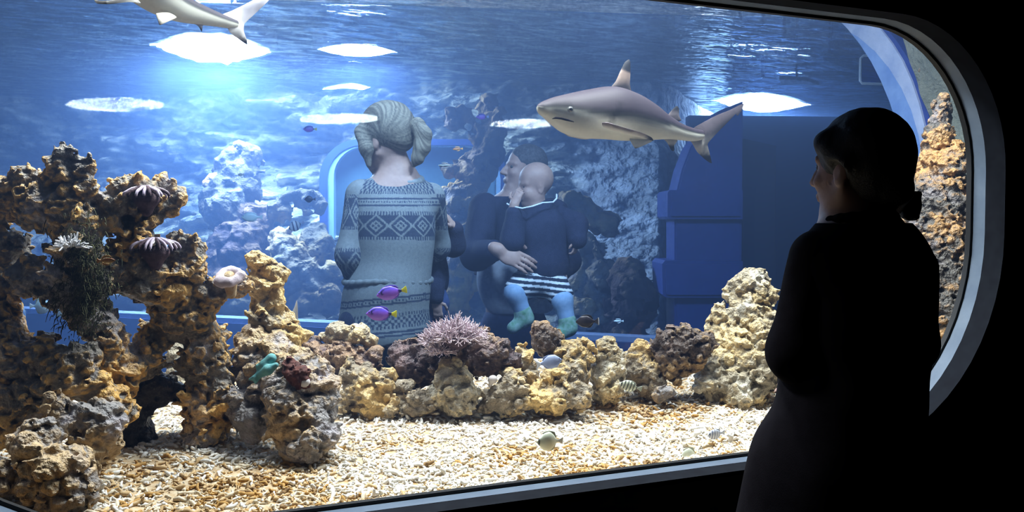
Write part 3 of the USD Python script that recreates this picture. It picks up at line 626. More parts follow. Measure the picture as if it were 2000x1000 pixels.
obj('rib_rim', ribbon(OUT + (O2 - OUT) * .02 + [.012, 0, 0], O2 + [.012, 0, 0], .10), M['rib_blue'], rib)
def screen_slab(poly, Z, depth, bev=.012):
    """an upright slab: an outline taken at distance Z, given a real depth behind it"""
    P = np.array([at(a, b, Z) for a, b in poly]); o = P.mean(0)
    uv = np.stack([(P - o) @ RGT, P[:, 2] - o[2]], 1)
    pg = Polygon(uv).buffer(0)
    m1 = trimesh.creation.extrude_polygon(pg, depth - bev, engine='earcut'); m1.apply_translation([0, 0, bev])
    m2 = trimesh.creation.extrude_polygon(pg.buffer(-bev), bev * 1.01, engine='earcut')
    m = cat([m1, m2]); v = m.vertices
    m.vertices = o + v[:, :1] * RGT + v[:, 1:2] * np.array([0, 0, 1.]) + v[:, 2:] * FH
    return m
pil = thing('portal_pillar', 'dark blue pillar with two thick collars at the far side of the tunnel', 'pillar', at(1385, 690, 6.2))
obj('shaft', screen_slab([(1320, 690), (1318, 420), (1322, 372), (1332, 330), (1348, 288), (1374, 246), (1405, 216), (1450, 198), (1450, 690)], 6.2, .34), M['rib_blue'], pil)
obj('collar', screen_slab([(1305, 376), (1309, 371), (1452, 371), (1452, 428), (1310, 428), (1305, 423)], 6.12, .46, .02), M['rib_blue'], pil)
obj('collar', screen_slab([(1294, 516), (1300, 509), (1452, 510), (1452, 582), (1302, 582), (1296, 576)], 6.12, .46, .02), M['rib_blue'], pil)
M['doorway_shade'] = plain('doorway_shade_navy', (.006, .012, .05), .8)
struct('portal_shade_slab', screen_slab([(1446, 700), (1446, 270), (1515, 285), (1515, 700)], 6.5, .2), M['doorway_shade'])  # dark slab painted as the shade inside an open doorway
M['end_blue'] = noisy('end_wall_blue', (.016, .036, .150), (.022, .048, .185), 2.0, .7)
# blue end wall behind the pillar, short of the open water
struct('tank_wall_end', screen_slab([(1345, 700), (1345, 226), (1800, 230), (1800, 700)], 9.2, .2), M['end_blue'])
# plate near the rib, bar added for a reflected light, beam and pipes above the water
pl = thing('clear_plate', 'clear square plate with a bright edge fixed behind the pale rib', 'plate', at(1712, 165, 5.3))
fr = [at(a, b, 5.3) for a, b in ((1681, 114), (1686, 109), (1740, 107), (1745, 112), (1747, 160), (1742, 165), (1684, 163), (1680, 158), (1681, 114))]
obj('edge', tube(fr, .008, 6), plain('plate_edge', (1, 1, 1), .3), pl)
obj('sheet', screen_slab([(1681, 110), (1745, 108), (1746, 164), (1681, 162)], 5.302, .012, .002), M['acrylic'], pl)
obj('bracket', tube([at(1742, 138, 5.3), IN[6] + [.04, 0, 0]], .008), M['metal'], pl)
sb = thing('fixture_bar', 'short pale bar added as the reflection of a ceiling light, above the right-hand light', 'bar', on_z(1560, 156, WATER_Z - .05))
pb = [on_z(a, b, WATER_Z - .06)[:2] for a, b in ((1522, 149), (1575, 152), (1600, 161), (1526, 158))]
obj('bar', slab(pb, WATER_Z - .085, WATER_Z - .055), M['rim_pale'], sb)  # added bar, coloured as a ceiling light mirrored in the water
obj('hanger', tube([(*np.mean(pb, 0), WATER_Z - .06), (*np.mean(pb, 0), 4.2)], .008), M['metal'], sb)
M['beam'] = noisy('beam_grey', (.05, .07, .10), (.08, .10, .13), 8, .8)
def bar_on(p0, p1, z, w, hgt, nm, lb, ct, mat):
    a, b = on_z(*p0, z), on_z(*p1, z); d = (b - a)[:2] / np.linalg.norm((b - a)[:2]); n = np.array([-d[1], d[0]]) * w / 2
    t = thing(nm, lb, ct, a)
    obj('body', slab([a[:2] + n, b[:2] + n, b[:2] - n, a[:2] - n], z, z + hgt), mat, t)
    for k in (.15, .85):
        c = a + (b - a) * k; obj('hanger', tube([(c[0], c[1], z + hgt - .01), (c[0], c[1], 4.2)], .015), M['metal'], t)
bar_on((765, 2), (935, 84), WATER_Z + .06, .3, .12, 'ceiling_beam', 'dark grey beam over the water, slanting through the top of the view', 'beam', M['beam'])
bar_on((1330, 52), (1560, 124), WATER_Z + .07, .10, .08, 'water_pipe', 'pale pipe over the water, the left one of a pair above the shark', 'pipe', M['rim_pale'])
bar_on((1400, 52), (1650, 137), WATER_Z + .07, .10, .08, 'water_pipe', 'pale pipe over the water, the right one of a pair above the shark', 'pipe', M['rim_pale'])
# second window across the far tank: rounded frame, its glow painted on the reveal
def rrect(x0, y0, x1, y1, r, n=8):
    return [(cx + r * math.cos(a), cy + r * math.sin(a)) for cx, cy, s in ((x1 - r, y1 - r, 0), (x0 + r, y1 - r, 1), (x0 + r, y0 + r, 2), (x1 - r, y0 + r, 3)) for a in np.linspace(s * math.pi / 2, (s + 1) * math.pi / 2, n)]
def screen_ring(o, i, Z, depth):
    A, Bp = [np.array([at(a, b, Z) for a, b in q]) for q in (o, i)]; c = A.mean(0)
    pa, pb_ = [Polygon(np.stack([(q - c) @ RGT, q[:, 2] - c[2]], 1)) for q in (A, Bp)]
    m = trimesh.creation.extrude_polygon(pa.difference(pb_), depth, engine='earcut'); v = m.vertices
    m.vertices = c + v[:, :1] * RGT + v[:, 1:2] * np.array([0, 0, 1.]) + v[:, 2:] * FH
    return m
w2 = thing('window_2', 'far rounded window with a light blue reveal behind the woman in the patterned sweater', loc=at(800, 520, 8.3), kind='structure')
M['lit_far_reveal'] = plain('lit_far_reveal', (.36, .62, .85), .4)  # pale blue puts the glow of the lit edge into its colour
M['far_view_paint'] = noisy('far_view_paint', (.06, .13, .17), (.11, .21, .25), 1.2, .5)  # opaque panel painted like the lit, hazy water beyond the window
obj('outer_frame', screen_ring(rrect(624, 272, 992, 560, 78), rrect(640, 284, 978, 548, 66), 8.3, .12), M['sill_blue'], w2)
obj('reveal', screen_ring(rrect(640.5, 284.5, 977.5, 547.5, 65.5), rrect(652, 286.5, 969, 540, 60), 8.31, .16), M['lit_far_reveal'], w2)
obj('pane', screen_slab(rrect(652.5, 287, 968.5, 539.5, 59), 8.42, .04), M['far_view_paint'], w2)
# far corals
FARC = [
 ('blue-hazed coral mound with a cream crest, far behind the tip of the coral arch', [[(480, 300, 8.3, 18), (470, 330, 8.3, 40), (450, 400, 8.2, 60)]], 'sandy'),
 ('small domed coral lump in the far reef left of the hazy mound', [[(425, 360, 8.2, 20), (430, 385, 8.2, 26)]], 'tan'),
 ('dark blue coral knoll in the far reef behind the pale oval fish', [[(490, 440, 8.1, 44), (470, 500, 8.0, 60), (440, 580, 7.9, 70)]], 'maroon'),  # solid dark rock in place of a cave, its shade in the colour
 ('pale yellow coral ridge in the far reef above the striped fish', [[(560, 400, 8.0, 18), (590, 390, 8.0, 16), (620, 400, 8.0, 12)], [(540, 420, 8.0, 16)]], 'sandy'),
 ('round cream coral head in the far reef right of the striped fish', [[(625, 470, 7.9, 32), (610, 500, 7.9, 36)]], 'sandy'),
 ('large mottled coral bank in the far reef at the elbow of the patterned sweater', [[(560, 480, 7.8, 36), (570, 540, 7.7, 46), (610, 560, 7.7, 40), (640, 540, 7.7, 30)]], 'tan'),
 ('low pinkish coral plates in the far reef above the sill, right of the slender pillar', [[(590, 585, 7.6, 26), (640, 580, 7.6, 24), (655, 600, 7.6, 18)]], 'grey'),
 ('low rounded coral in the far reef below the pale mushroom coral', [[(430, 590, 7.9, 40), (480, 595, 7.8, 30)]], 'sandy'),
 ('steep brown coral tower in the far reef above the face of the man', [[(950, 215, 7.6, 26), (965, 250, 7.6, 24), (945, 300, 7.6, 26), (935, 350, 7.5, 30)], [(870, 325, 7.5, 10), (905, 330, 7.5, 14), (935, 318, 7.5, 16)], [(895, 215, 7.6, 12), (880, 240, 7.6, 14)]], 'brown'),
 ('orange-brown coral shoulder in the far reef between the sweater and the man', [[(880, 380, 7.3, 26), (910, 400, 7.2, 24), (880, 460, 7.2, 36), (905, 520, 7.1, 40), (890, 590, 7.0, 36)]], 'gold'),
 ('dark hollow rock in the far reef right of the baby', [[(1230, 530, 6.6, 28), (1235, 580, 6.5, 40), (1220, 640, 6.5, 48)]], 'maroon'),  # solid rock, dark for the shade of a cave
 ('hazy grey coral mass in the far reef right of the baby', [[(1150, 480, 6.9, 30), (1160, 550, 6.8, 40), (1150, 620, 6.7, 50)], [(1120, 400, 7.0, 26), (1180, 440, 7.0, 26)]], 'grey'),
]
for k, (lb, ch, pal) in enumerate(FARC): far('far_coral', lb, ch, pal, 100 + k, tips=.8)

# ------------------------------------------------------------------ soft corals and sponges
M['col'] = vcol('painted', .55, .35, .15, 300, .0015)
def arc_dir(a, e):  # direction from azimuth and elevation in the picture's frame: right, toward camera, up
    return RGT * math.cos(a) * math.cos(e) - FH * math.sin(a) * math.cos(e) + np.array([0, 0, 1.]) * math.sin(e)
def drape(px, py, Z, wpx, label, seed):
    c = at(px, py, Z); w = wpx * Z / FPX; r = np.random.RandomState(seed)
    t = thing('ribbed_soft_coral', label, 'soft coral', c - [0, 0, w * .9])
    F = Field(); F.e(c - [0, 0, w * .30], (w * .62, w * .5, w * .34)); F.s(c - [0, 0, w * .4], c - [0, 0, w * .85], w * .35, w * .28)
    obj('body', F.mesh(.005), M['sponge_dark'], t, smooth=True)
    for k in range(18):
        a = 2 * math.pi * k / 18 + r.uniform(-.1, .1); L = w * r.uniform(.85, 1.12); pts = []
        for s in np.linspace(0, 1, 9):
            d = arc_dir(a, 0); rad = L * math.sin(s * 1.75); z = w * .36 * math.cos(s * 1.9) + (r.rand() - .5) * .003
            pts.append(c + d * rad * (1.0) + np.array([0, 0, z - w * .12]))
        obj('tentacle', tube(pts, np.linspace(.0050, .0032, 9), 6), M['lilac'] if k % 3 else M['sponge_dark'], t, smooth=True)
    for k in range(9):
        a = r.uniform(0, 6.28); p0 = c + arc_dir(a, 0) * w * .35 + [0, 0, w * .02]
        obj('polyp', tube([p0, p0 + arc_dir(a, .5) * .012, p0 + arc_dir(a, .1) * .024], [.005, .006, .003], 6), M['polyp'], t, smooth=True)
M['sponge_dark'] = noisy('sponge_dark', (.05, .025, .035), (.11, .06, .07), 60, .7, .4, 120)
M['lilac'] = noisy('lilac_rib', (.42, .34, .44), (.60, .50, .60), 50, .5)
M['polyp'] = noisy('polyp_pale', (.60, .55, .50), (.75, .68, .66), 60, .5)
drape(286, 376, 2.28, 42, 'upper of the two lilac-ribbed umbrella-shaped soft corals on the arching coral', 1)
drape(303, 478, 2.30, 46, 'lower of the two lilac-ribbed umbrella-shaped soft corals on the arching coral', 2)
# mushroom leather coral
mc = thing('mushroom_coral', 'pale pink mushroom-shaped leather coral with a hollow, on a branch of the arching coral', 'soft coral', at(447, 575, 2.4))
mu = []
cc = at(447, 540, 2.38); ax = np.array([0, 0, 1.]) * .78 - FH * .6 - RGT * .12; ax /= np.linalg.norm(ax); Rm = frame(RGT, ax); Rm = np.stack([np.cross(Rm[:, 1], ax), Rm[:, 1], ax], 1)
Rm[:, 0] /= np.linalg.norm(Rm[:, 0])
prof = [(0, .002), (.006, .0), (.010, .006), (.018, .011), (.028, .008), (.034, .001), (.033, -.007), (.022, -.012), (.008, -.012)]
th = np.linspace(0, 2 * np.pi, 41)[:-1]; rows = []
for i, (r_, z_) in enumerate(prof):
    wv = 1 + .07 * np.sin(th * 5 + 1) * (r_ > .015) + .04 * np.sin(th * 9)
    rows.append(np.stack([r_ * wv * np.cos(th) + .006 * (r_ < .02), r_ * wv * np.sin(th) * .95, z_ + .002 * np.sin(th * 4) * (r_ > .02)], 1))
R = np.array(rows); R = np.concatenate([R, R[:, :1]], 1) @ Rm.T * 1.12 + cc
obj('cap', grid_mesh(R), noisy('cap_pink', (.62, .50, .54), (.74, .62, .66), 60, .5, .3, 400), mc, smooth=True)
F = Field().s(cc - ax * .008, cc - ax * .02 - [0, 0, .03], .020, .012)
obj('stalk', F.mesh(.003), M['sand'], mc, smooth=True)
def tuft(name, label, c, n, L, rad, mat, seed, spread=1.0, up=.4, branch=True, pname='tentacles', loc=None, sphere=0.0, c_='soft coral', squash=.7):
    r = np.random.RandomState(seed); ms = []
    for k in range(n):
        d = r.randn(3); d[2] = abs(d[2]) * up + d[2] * (1 - up) * .3; d /= np.linalg.norm(d); l = L * r.uniform(.6, 1.15)
        p0 = c + d * sphere * [1, 1, squash]; side = r.randn(3) * .3 * spread
        p1 = p0 + (d + side * .3) * l * .5; p2 = p0 + (d + side) * l
        ms.append(tube([p0, p1, p2], [rad, rad * .85, rad * .5], 5))
        if branch:
            for _ in range(2): ms.append(tube([p1, p1 + (d + r.randn(3) * .6) * l * .45], [rad * .7, rad * .45], 4))
    t = thing(name, label, c_, loc if loc is not None else c)
    obj(pname, cat(ms), mat, t, smooth=True, kind='stuff' if n > 60 else None)
    return t
pk = at(885, 662, 2.72)
xt = tuft('pulsing_soft_coral', 'fluffy pale pink tuft of soft coral between the two dark maroon rocks', pk, 330, .030, .0022, noisy('xenia_pink', (.55, .42, .46), (.74, .62, .66), 60, .7), 5, up=.8, sphere=.045)
obj('base', Field().e(pk, (.048, .045, .034)).mesh(.004), M['sponge_dark'], xt, smooth=True)
for j, (a, b) in enumerate(((845, 668), (925, 660), (862, 690))):
    p_ = at(a, b, 2.71)
    tuft('pulsing_soft_coral', ['small pink soft coral tuft at the left edge of the fluffy one', 'small pink soft coral tuft at the right edge of the fluffy one', 'small pink soft coral tuft just below the fluffy one'][j], p_, 120, .024, .002, M['xenia'] if 'xenia' in M else UsdShade.Material.Get(stage, LK + 'xenia_pink'), 20 + j, up=.8, sphere=.02)
tw = at(138, 482, 2.16)
tuft('white_tentacle_coral', 'bunch of white tentacles on the dark weedy leg of the arching coral', tw, 56, .024, .0032, noisy('tentacle_white', (.70, .70, .72), (.82, .82, .84), 40, .5), 8, up=.7, branch=False, sphere=.012)
tuft('pink_weed', 'tiny tuft of pink weed lying on the gravel near the window', on_y(1172, 899, .22) + [0, 0, .012], 26, .020, .0022, noisy('weed_pink', (.50, .25, .36), (.62, .38, .48), 60, .7), 9, c_='weed')
# dark green thread algae hanging on the arch leg
r = np.random.RandomState(3); ms = []
for k in range(1900):
    a, b = r.normal(160, 28), r.normal(548, 46); p0 = at(a, b, 2.165 + .04 * r.rand() + abs(a - 160) * .0006)
    d = -FH * .5 + RGT * r.randn() * .5 + np.array([0, 0, r.randn() * .5 - .2]); l = r.uniform(.008, .022)
    ms.append(tube([p0, p0 + d * l * .5, p0 + d * l + [0, 0, -l * .4]], [.0014, .0011, .0005], 3, caps=False))
al = thing('thread_algae', 'dark green thread algae hanging on the left leg of the arching coral', 'algae', at(160, 600, 2.2), kind='stuff')
obj('threads', cat(ms), noisy('algae_green', (.035, .042, .022), (.12, .115, .045), 40, .9), al, smooth=True, kind='stuff')
# turquoise sponge, dark red sponge
tq = thing('turquoise_sponge', 'turquoise lobed sponge draped over the jumble of pale leafy rock', 'sponge', at(515, 740, 2.38))
F = Field(); Z = 2.37
F.chain([at(508, 730, Z), at(518, 714, Z), at(530, 700, Z)], [.008, .015, .013], .005).chain([at(508, 732, Z - .01), at(524, 722, Z - .02), at(539, 713, Z - .02)], [.008, .013, .007], .004).chain([at(510, 728, Z), at(498, 738, Z - .01), at(487, 741, Z - .01)], [.010, .007, .003], .005).chain([at(506, 732, Z - .01), at(500, 742, Z - .01), at(499, 747, Z - .01)], [.007, .006, .004], .004).s(at(504, 716, Z), at(510, 722, Z), .007, .009, .006)
obj('lobes', F.mesh(.003), noisy('sponge_turquoise', (.10, .32, .32), (.18, .44, .42), 50, .6, .3, 200), tq, smooth=True)
rsp = thing('dark_red_sponge', 'dark red spongy crust in a hollow right of the turquoise sponge', 'sponge', at(588, 750, 2.36))
F = Field(); F.chain([at(562, 705, 2.38), at(570, 722, 2.36), at(585, 735, 2.35), at(592, 748, 2.35)], [.010, .016, .022, .016], .015)
obj('crust', F.mesh(.0035, Knobs(.014, .012, 4, .008, 30)), noisy('sponge_red', (.06, .016, .01), (.14, .035, .02), 60, .6, .5, 160), rsp, smooth=True)
for j, (a, b, z, l) in enumerate(((593, 748, 2.34, 'white knobby polyp below the dark red sponge'), (857, 637, 2.8, 'small cream shell-like polyp beside the pink tuft, in front of the walkway sill'), (960, 742, 2.72, 'tiny cream polyp in the dark cleft below the maroon overhang'))):
    p_ = at(a, b, z); t = thing('white_polyp', l, 'polyp', p_)
    obj('knob', Field().e(p_, (.010, .010, .009)).e(p_ + [.006, -.004, .004], .006).s(p_, p_ - [0, -.01, .018], .005, .006, .006).mesh(.002), M['polyp'], t, smooth=True)
# ------------------------------------------------------------------ fish
from scipy.spatial import Delaunay
from scipy.interpolate import griddata
import shapely
def fin_mesh(P, t, nrm=None):
    """a fin from a 3-D outline: thickest inside, thin at the rim, following the outline's own bend"""
    P = np.asarray(P, float); c = P.mean(0); q = P - c
    U = np.linalg.svd(q, full_matrices=False)[2]
    if nrm is not None:
        nrm = np.asarray(nrm, float) / np.linalg.norm(nrm); a = U[0] - nrm * (U[0] @ nrm); a /= np.linalg.norm(a); U = np.array([a, np.cross(nrm, a), nrm])
    B = q @ U[:2].T; hgt = q @ U[2]; pg = Polygon(B).buffer(0)
    if pg.geom_type != 'Polygon': pg = max(pg.geoms, key=lambda g: g.area)
    lo, hi = B.min(0), B.max(0); sp = max((hi - lo).max() / 26, 1e-4)
    g = np.stack(np.meshgrid(np.arange(lo[0], hi[0], sp), np.arange(lo[1], hi[1], sp), indexing='ij'), -1).reshape(-1, 2)
    pt = shapely.points(g); dist = shapely.distance(pg.exterior, pt); ok = shapely.contains(pg, pt) & (dist > sp * .35); g, dist = g[ok], dist[ok]
    A = np.vstack([B, g]); D = np.r_[np.zeros(len(B)), dist]
    tri = Delaunay(A).simplices; cen = A[tri].mean(1); tri = tri[shapely.contains(pg, shapely.points(cen))]
    area = np.cross(A[tri[:, 1]] - A[tri[:, 0]], A[tri[:, 2]] - A[tri[:, 0]]); tri[area < 0] = tri[area < 0][:, ::-1]; tri = tri[np.abs(area) > 1e-10]
    H = griddata(B, hgt, A, 'linear'); Hn = griddata(B, hgt, A, 'nearest'); H = np.where(np.isnan(H), Hn, H)
    th = .0005 + t * np.sqrt(np.clip(D / max(D.max(), 1e-9), 0, 1)); base = c + A @ U[:2] + H[:, None] * U[2]
    V = np.vstack([base + th[:, None] / 2 * U[2], base - th[:, None] / 2 * U[2]]); n = len(A); Fc = [tri, tri[:, ::-1] + n]
    e = np.sort(np.vstack([tri[:, [0, 1]], tri[:, [1, 2]], tri[:, [2, 0]]]), 1); d_ = np.vstack([tri[:, [0, 1]], tri[:, [1, 2]], tri[:, [2, 0]]])
    _, inv, cnt = np.unique(e, axis=0, return_inverse=True, return_counts=True); rim = d_[cnt[inv.ravel()] == 1]
    Fc.append(np.stack([rim[:, 0], rim[:, 0] + n, rim[:, 1]], 1)); Fc.append(np.stack([rim[:, 1], rim[:, 0] + n, rim[:, 1] + n], 1))
    return trimesh.Trimesh(V, np.vstack(Fc), process=False)
def dense(P, k=4):
    P = np.asarray(P, float); out = []
    n = len(P)
    for i in range(n):
        p0, p1, p2, p3 = P[i - 1], P[i], P[(i + 1) % n], P[(i + 2) % n]
        for t in np.linspace(0, 1, k, endpoint=False):
            out.append(p1 * (1 - t) + p2 * t + .5 * (t * (1 - t)) * ((p1 - p0) * (1 - t) * .55 - (p3 - p2) * t * .55))
    return np.array(out)
M['fish'] = vcol('fish_skin', .38, .5, .1, 500, .0006)
M['eye_black'] = plain('fish_eye', (.004, .004, .005), .12, .7)
M['eye_ring'] = plain('fish_eye_ring', (.45, .42, .34), .3)
def loft(S, n=28):
    """S: rows of (centre, up vector half, side vector half, belly squareness)"""
    th = np.linspace(0, 2 * np.pi, n + 1); rows = []
    for c, u_, s_ in S:
        rows.append(c[None] + np.cos(th)[:, None] * u_[None] + np.sin(th)[:, None] * s_[None])
    R = np.array(rows); m = grid_mesh(R)
    a, b = R.shape[:2]; v = np.vstack([m.vertices, R[0].mean(0), R[-1].mean(0)])
    f = np.vstack([m.faces, [[len(v) - 2, k + 1, k] for k in range(b - 1)], [[len(v) - 1, (a - 1) * b + k, (a - 1) * b + k + 1] for k in range(b - 1)]])
    return trimesh.Trimesh(v, f, process=False)
def fish(name, label, px, py, Z, Lpx, face, prof, colour, fins, tilt=0, yaw=0, cat_='fish', wid=.36, eye=(.40, .06, .022), tailc=None, group=None, roll=0):
    """prof: (u from -.5 tail root to .5 snout, top, bottom) in body lengths; face -1 left, +1 right; fins: (name, outline in body units, colour)"""
    L = Lpx * Z / FPX; c = at(px, py, Z)
    fw = face * RGT * math.cos(math.radians(yaw)) - FH * math.sin(math.radians(yaw)); t_ = math.radians(tilt)
    up0 = np.array([0, 0, 1.]); f3 = fw * math.cos(t_) + up0 * math.sin(t_); up = up0 * math.cos(t_) - fw * math.sin(t_); sd = np.cross(up, f3)
    if roll: r_ = math.radians(roll); up, sd = up * math.cos(r_) + sd * math.sin(r_), sd * math.cos(r_) - up * math.sin(r_)
    W = lambda u_, h_, s_=0: c + L * (f3 * u_ + up * h_ + sd * s_)
    us = np.linspace(prof[0][0], prof[-1][0], 34); pu = [p[0] for p in prof]
    from scipy.interpolate import PchipInterpolator as PI
    top, bot = PI(pu, [p[1] for p in prof])(us), PI(pu, [p[2] for p in prof])(us)
    S = [(W(u_, (a + b) / 2), up * L * (a - b) / 2, sd * L * (a - b) / 2 * wid * (1.15 - .5 * abs(u_ - .1))) for u_, a, b in zip(us, top, bot)]
    body = loft(S); v = body.vertices - c; lu, lh, ls = v @ f3 / L, v @ up / L, v @ sd / L
    t = thing(name, label, cat_, c - up0 * L * .3, group)
    obj('body', body, M['fish'], t, color=np.clip(colour(lu, lh, ls), 0, 1))
    for fn, out, fc in fins:
        P2 = dense(out, 4)
        if fn == 'pectoral_fin':
            for s in (1, -1):
                P = np.array([W(a, b, s * (.055 + .10 * max(0, .25 - a))) for a, b in P2]); m = fin_mesh(P, L * .008); obj(fn, m, M['fish'], t, color=np.tile(fc, (len(m.vertices), 1)))
        else:
            P = np.array([W(a, b) for a, b in P2]); m = fin_mesh(P, L * .018, sd)
            vv = m.vertices - c; lu2, lh2 = vv @ f3 / L, vv @ up / L
            cc_ = fc(lu2, lh2) if callable(fc) else np.tile(fc, (len(m.vertices), 1)); obj(fn, m, M['fish'], t, color=np.clip(cc_, 0, 1))
    for s in (1, -1):
        i = np.argmin(np.abs(us - eye[0])); e = W(eye[0], eye[1], s * ((top[i] - bot[i]) / 2 * wid * .86))
        m = trimesh.creation.icosphere(2, eye[2] * L); m.apply_translation(e); obj('eye', m, M['eye_black'], t, smooth=True)
    return t
OVAL = [(-.42, .045, -.045), (-.34, .07, -.07), (-.2, .17, -.17), (0, .25, -.25), (.2, .24, -.23), (.36, .14, -.14), (.45, .06, -.07), (.5, .012, -.02)]
TALL = [(-.40, .05, -.05), (-.32, .09, -.09), (-.2, .24, -.24), (0, .35, -.34), (.18, .31, -.31), (.33, .17, -.18), (.43, .07, -.08), (.5, .02, -.02)]
SLIM = [(-.42, .035, -.035), (-.3, .06, -.06), (-.05, .12, -.12), (.2, .125, -.125), (.38, .08, -.08), (.5, .015, -.015)]
fork = lambda s=1: [(-.41, .04), (-.52, .12 * s), (-.66, .22 * s), (-.60, .08 * s), (-.575, 0), (-.60, -.08 * s), (-.66, -.22 * s), (-.52, -.12 * s), (-.41, -.04)]
fan = lambda s=1: [(-.41, .04), (-.5, .09 * s), (-.60, .15 * s), (-.62, 0), (-.60, -.15 * s), (-.5, -.09 * s), (-.41, -.04)]
dors = lambda h=.08, b=.22: [(.28, b - .03), (.15, b + h * .7), (-.05, b + h), (-.25, b - .04 + h * .8), (-.33, .10), (-.1, b - .06), (.1, b - .04)]
anal = lambda h=.08, b=.22: [(.1, -b + .02), (-.05, -b - h * .6), (-.22, -b + .04 - h * .8), (-.33, -.09), (-.1, -b + .06)]
pect = [(.22, -.02), (.12, .0), (.03, -.06), (.10, -.10), (.19, -.07)]
def mixc(a, b, w): return np.array(a)[None] * (1 - w[:, None]) + np.array(b)[None] * w[:, None]
def step(x, a, b): return np.clip((x - a) / (b - a), 0, 1)
def tang(u, h, s):
    violet, ink, blue = (.34, .12, .72), (.02, .012, .10), (.12, .07, .62)
    c = mixc(violet, blue, step(h, -.02, .14))
    ring = np.clip(1 - np.abs(np.hypot((u + .02) / .34, (h - .06) / .145) - 1) / .16, 0, 1) * (u > -.38) * (h > .0)
    tailk = step(-u, .26, .34) * (np.abs(h) < .09)
    w = np.clip(ring * 1.5 + tailk, 0, 1)
    edge = step(h, .19, .22)
    return mixc((0, 0, 0), (1, 1, 1), np.zeros(len(u))) + (c * (1 - w[:, None]) + np.array(ink) * w[:, None]) * (1 - edge[:, None]) + np.array(blue) * edge[:, None]
YEL = (.72, .70, .03); VIO = (.16, .08, .60)
TF = [('tail_fin', fan(.9), YEL), ('dorsal_fin', dors(.06, .22), (.10, .05, .42)), ('anal_fin', anal(.05, .22), VIO), ('pectoral_fin', pect, (.36, .18, .60))]
fish('blue_tang', 'upper of the two violet tangs with yellow tails, tilted, in front of the patterned sweater', 762, 572, 2.72, 54, -1, OVAL, tang, TF, tilt=-11, yaw=12, wid=.34)
fish('blue_tang', 'lower of the two violet tangs with yellow tails, just above the flat yellow slab', 742, 613, 2.74, 54, -1, OVAL, tang, TF, tilt=2, yaw=15, wid=.34)
fish('blue_tang', 'tiny far-off violet tang with a yellow tail left of the blonde hair', 604, 252, 5.2, 24, -1, OVAL, tang, TF, tilt=0, yaw=5, wid=.34)
fish('blue_tang', 'tiny far-off blue fish in front of the brown coral tower', 941, 228, 5.4, 22, -1, OVAL, tang, TF[1:] + [('tail_fin', fan(.9), (.25, .35, .7))], yaw=5, wid=.34)
fish('surgeonfish', 'pale slate-blue surgeonfish with a white-edged tail swimming right below the bushy coral head', 1075, 707, 2.72, 46, 1, [(a, b * 1.15, c * 1.15) for a, b, c in OVAL], lambda u, h, s: mixc((.24, .31, .55), (.36, .43, .62), step(h, -.1, .15)), [('tail_fin', fork(1.0), (.70, .74, .82)), ('dorsal_fin', dors(.07, .24), (.2, .26, .46)), ('anal_fin', anal(.06, .24), (.2, .26, .46)), ('pectoral_fin', pect, (.4, .45, .6))], tilt=12, yaw=0)
fish('dark_surgeonfish', 'dark brown surgeonfish with a white tail bar beside the foot of the baby', 1145, 628, 2.95, 42, -1, [(a, b * 1.1, c * 1.1) for a, b, c in OVAL], lambda u, h, s: mixc((.012, .012, .02), (.035, .03, .04), step(h, -.1, .15)), [('tail_fin', fan(1.2), lambda u, h: np.where((u < -.565)[:, None], (.65, .68, .72), (.03, .03, .04))), ('dorsal_fin', dors(.09, .24), (.015, .015, .02)), ('anal_fin', anal(.08, .24), (.015, .015, .02)), ('pectoral_fin', pect, (.04, .04, .05))], tilt=-3, yaw=-18)
def convict(base, bar):
    def f(u, h, s):
        w = np.zeros(len(u))
        for x in (-.36, -.2, -.05, .10, .25, .38): w = np.maximum(w, np.clip(1.6 - np.abs(u - x + h * .12) / .022, 0, 1))
        return mixc(base, bar, w)
    return f
CF = lambda a, b: [('tail_fin', fan(.9), a), ('dorsal_fin', dors(.05, .22), a), ('anal_fin', anal(.05, .22), a), ('pectoral_fin', pect, a)]
fish('convict_tang', 'greenish-white fish with black bars hovering over the gravel under the tan ledge', 1229, 754, 2.64, 42, -1, OVAL, convict((.80, .82, .62), (.02, .03, .03)), CF((.58, .62, .50), 0), tilt=14, yaw=5)
fish('convict_tang', 'faint white fish with thin blue-grey bars low over the bright gravel at the right', 1397, 848, 2.6, 40, -1, OVAL, convict((.86, .88, .92), (.16, .20, .36)), CF((.70, .74, .80), 0), tilt=-2, yaw=30)
def butter(u, h, s):
    c = mixc((.80, .79, .58), (.66, .68, .52), step(h, -.2, .2)); w = step(u, .36, .385) * (1 - step(u, .41, .44)); return c * (1 - w[:, None]) + np.array((.01, .015, .02)) * w[:, None]
BF = [('tail_fin', fan(.8), (.75, .75, .68)), ('dorsal_fin', dors(.06, .32), (.56, .58, .42)), ('anal_fin', anal(.06, .31), (.60, .60, .45)), ('pectoral_fin', pect, (.7, .7, .55))]
fish('butterflyfish', 'round pale yellow butterflyfish with a dark bar swimming low over the middle of the gravel', 1071, 862, 2.38, 54, -1, TALL, butter, BF, yaw=28, tilt=3, eye=(.40, .03, .022))
fish('butterflyfish', 'pale yellow butterflyfish half hidden by the lower window frame at the right', 1345, 891, 2.52, 46, -1, TALL, butter, BF, yaw=25, tilt=-4, eye=(.40, .03, .022))
pale = lambda a, b: (lambda u, h, s: mixc(a, b, step(h, -.15, .2)))
fish('butterflyfish', 'far pale round fish seen below the coral arch, the left of an overlapping pair', 82, 598, 3.0, 44, 1, TALL, pale((.75, .82, .80), (.55, .68, .68)), BF, yaw=10, eye=(.40, .05, .018))
fish('butterflyfish', 'far pale round fish seen below the coral arch, the right of an overlapping pair', 118, 605, 3.05, 40, 1, TALL, pale((.80, .86, .84), (.60, .72, .72)), BF, yaw=10, eye=(.40, .05, .018))
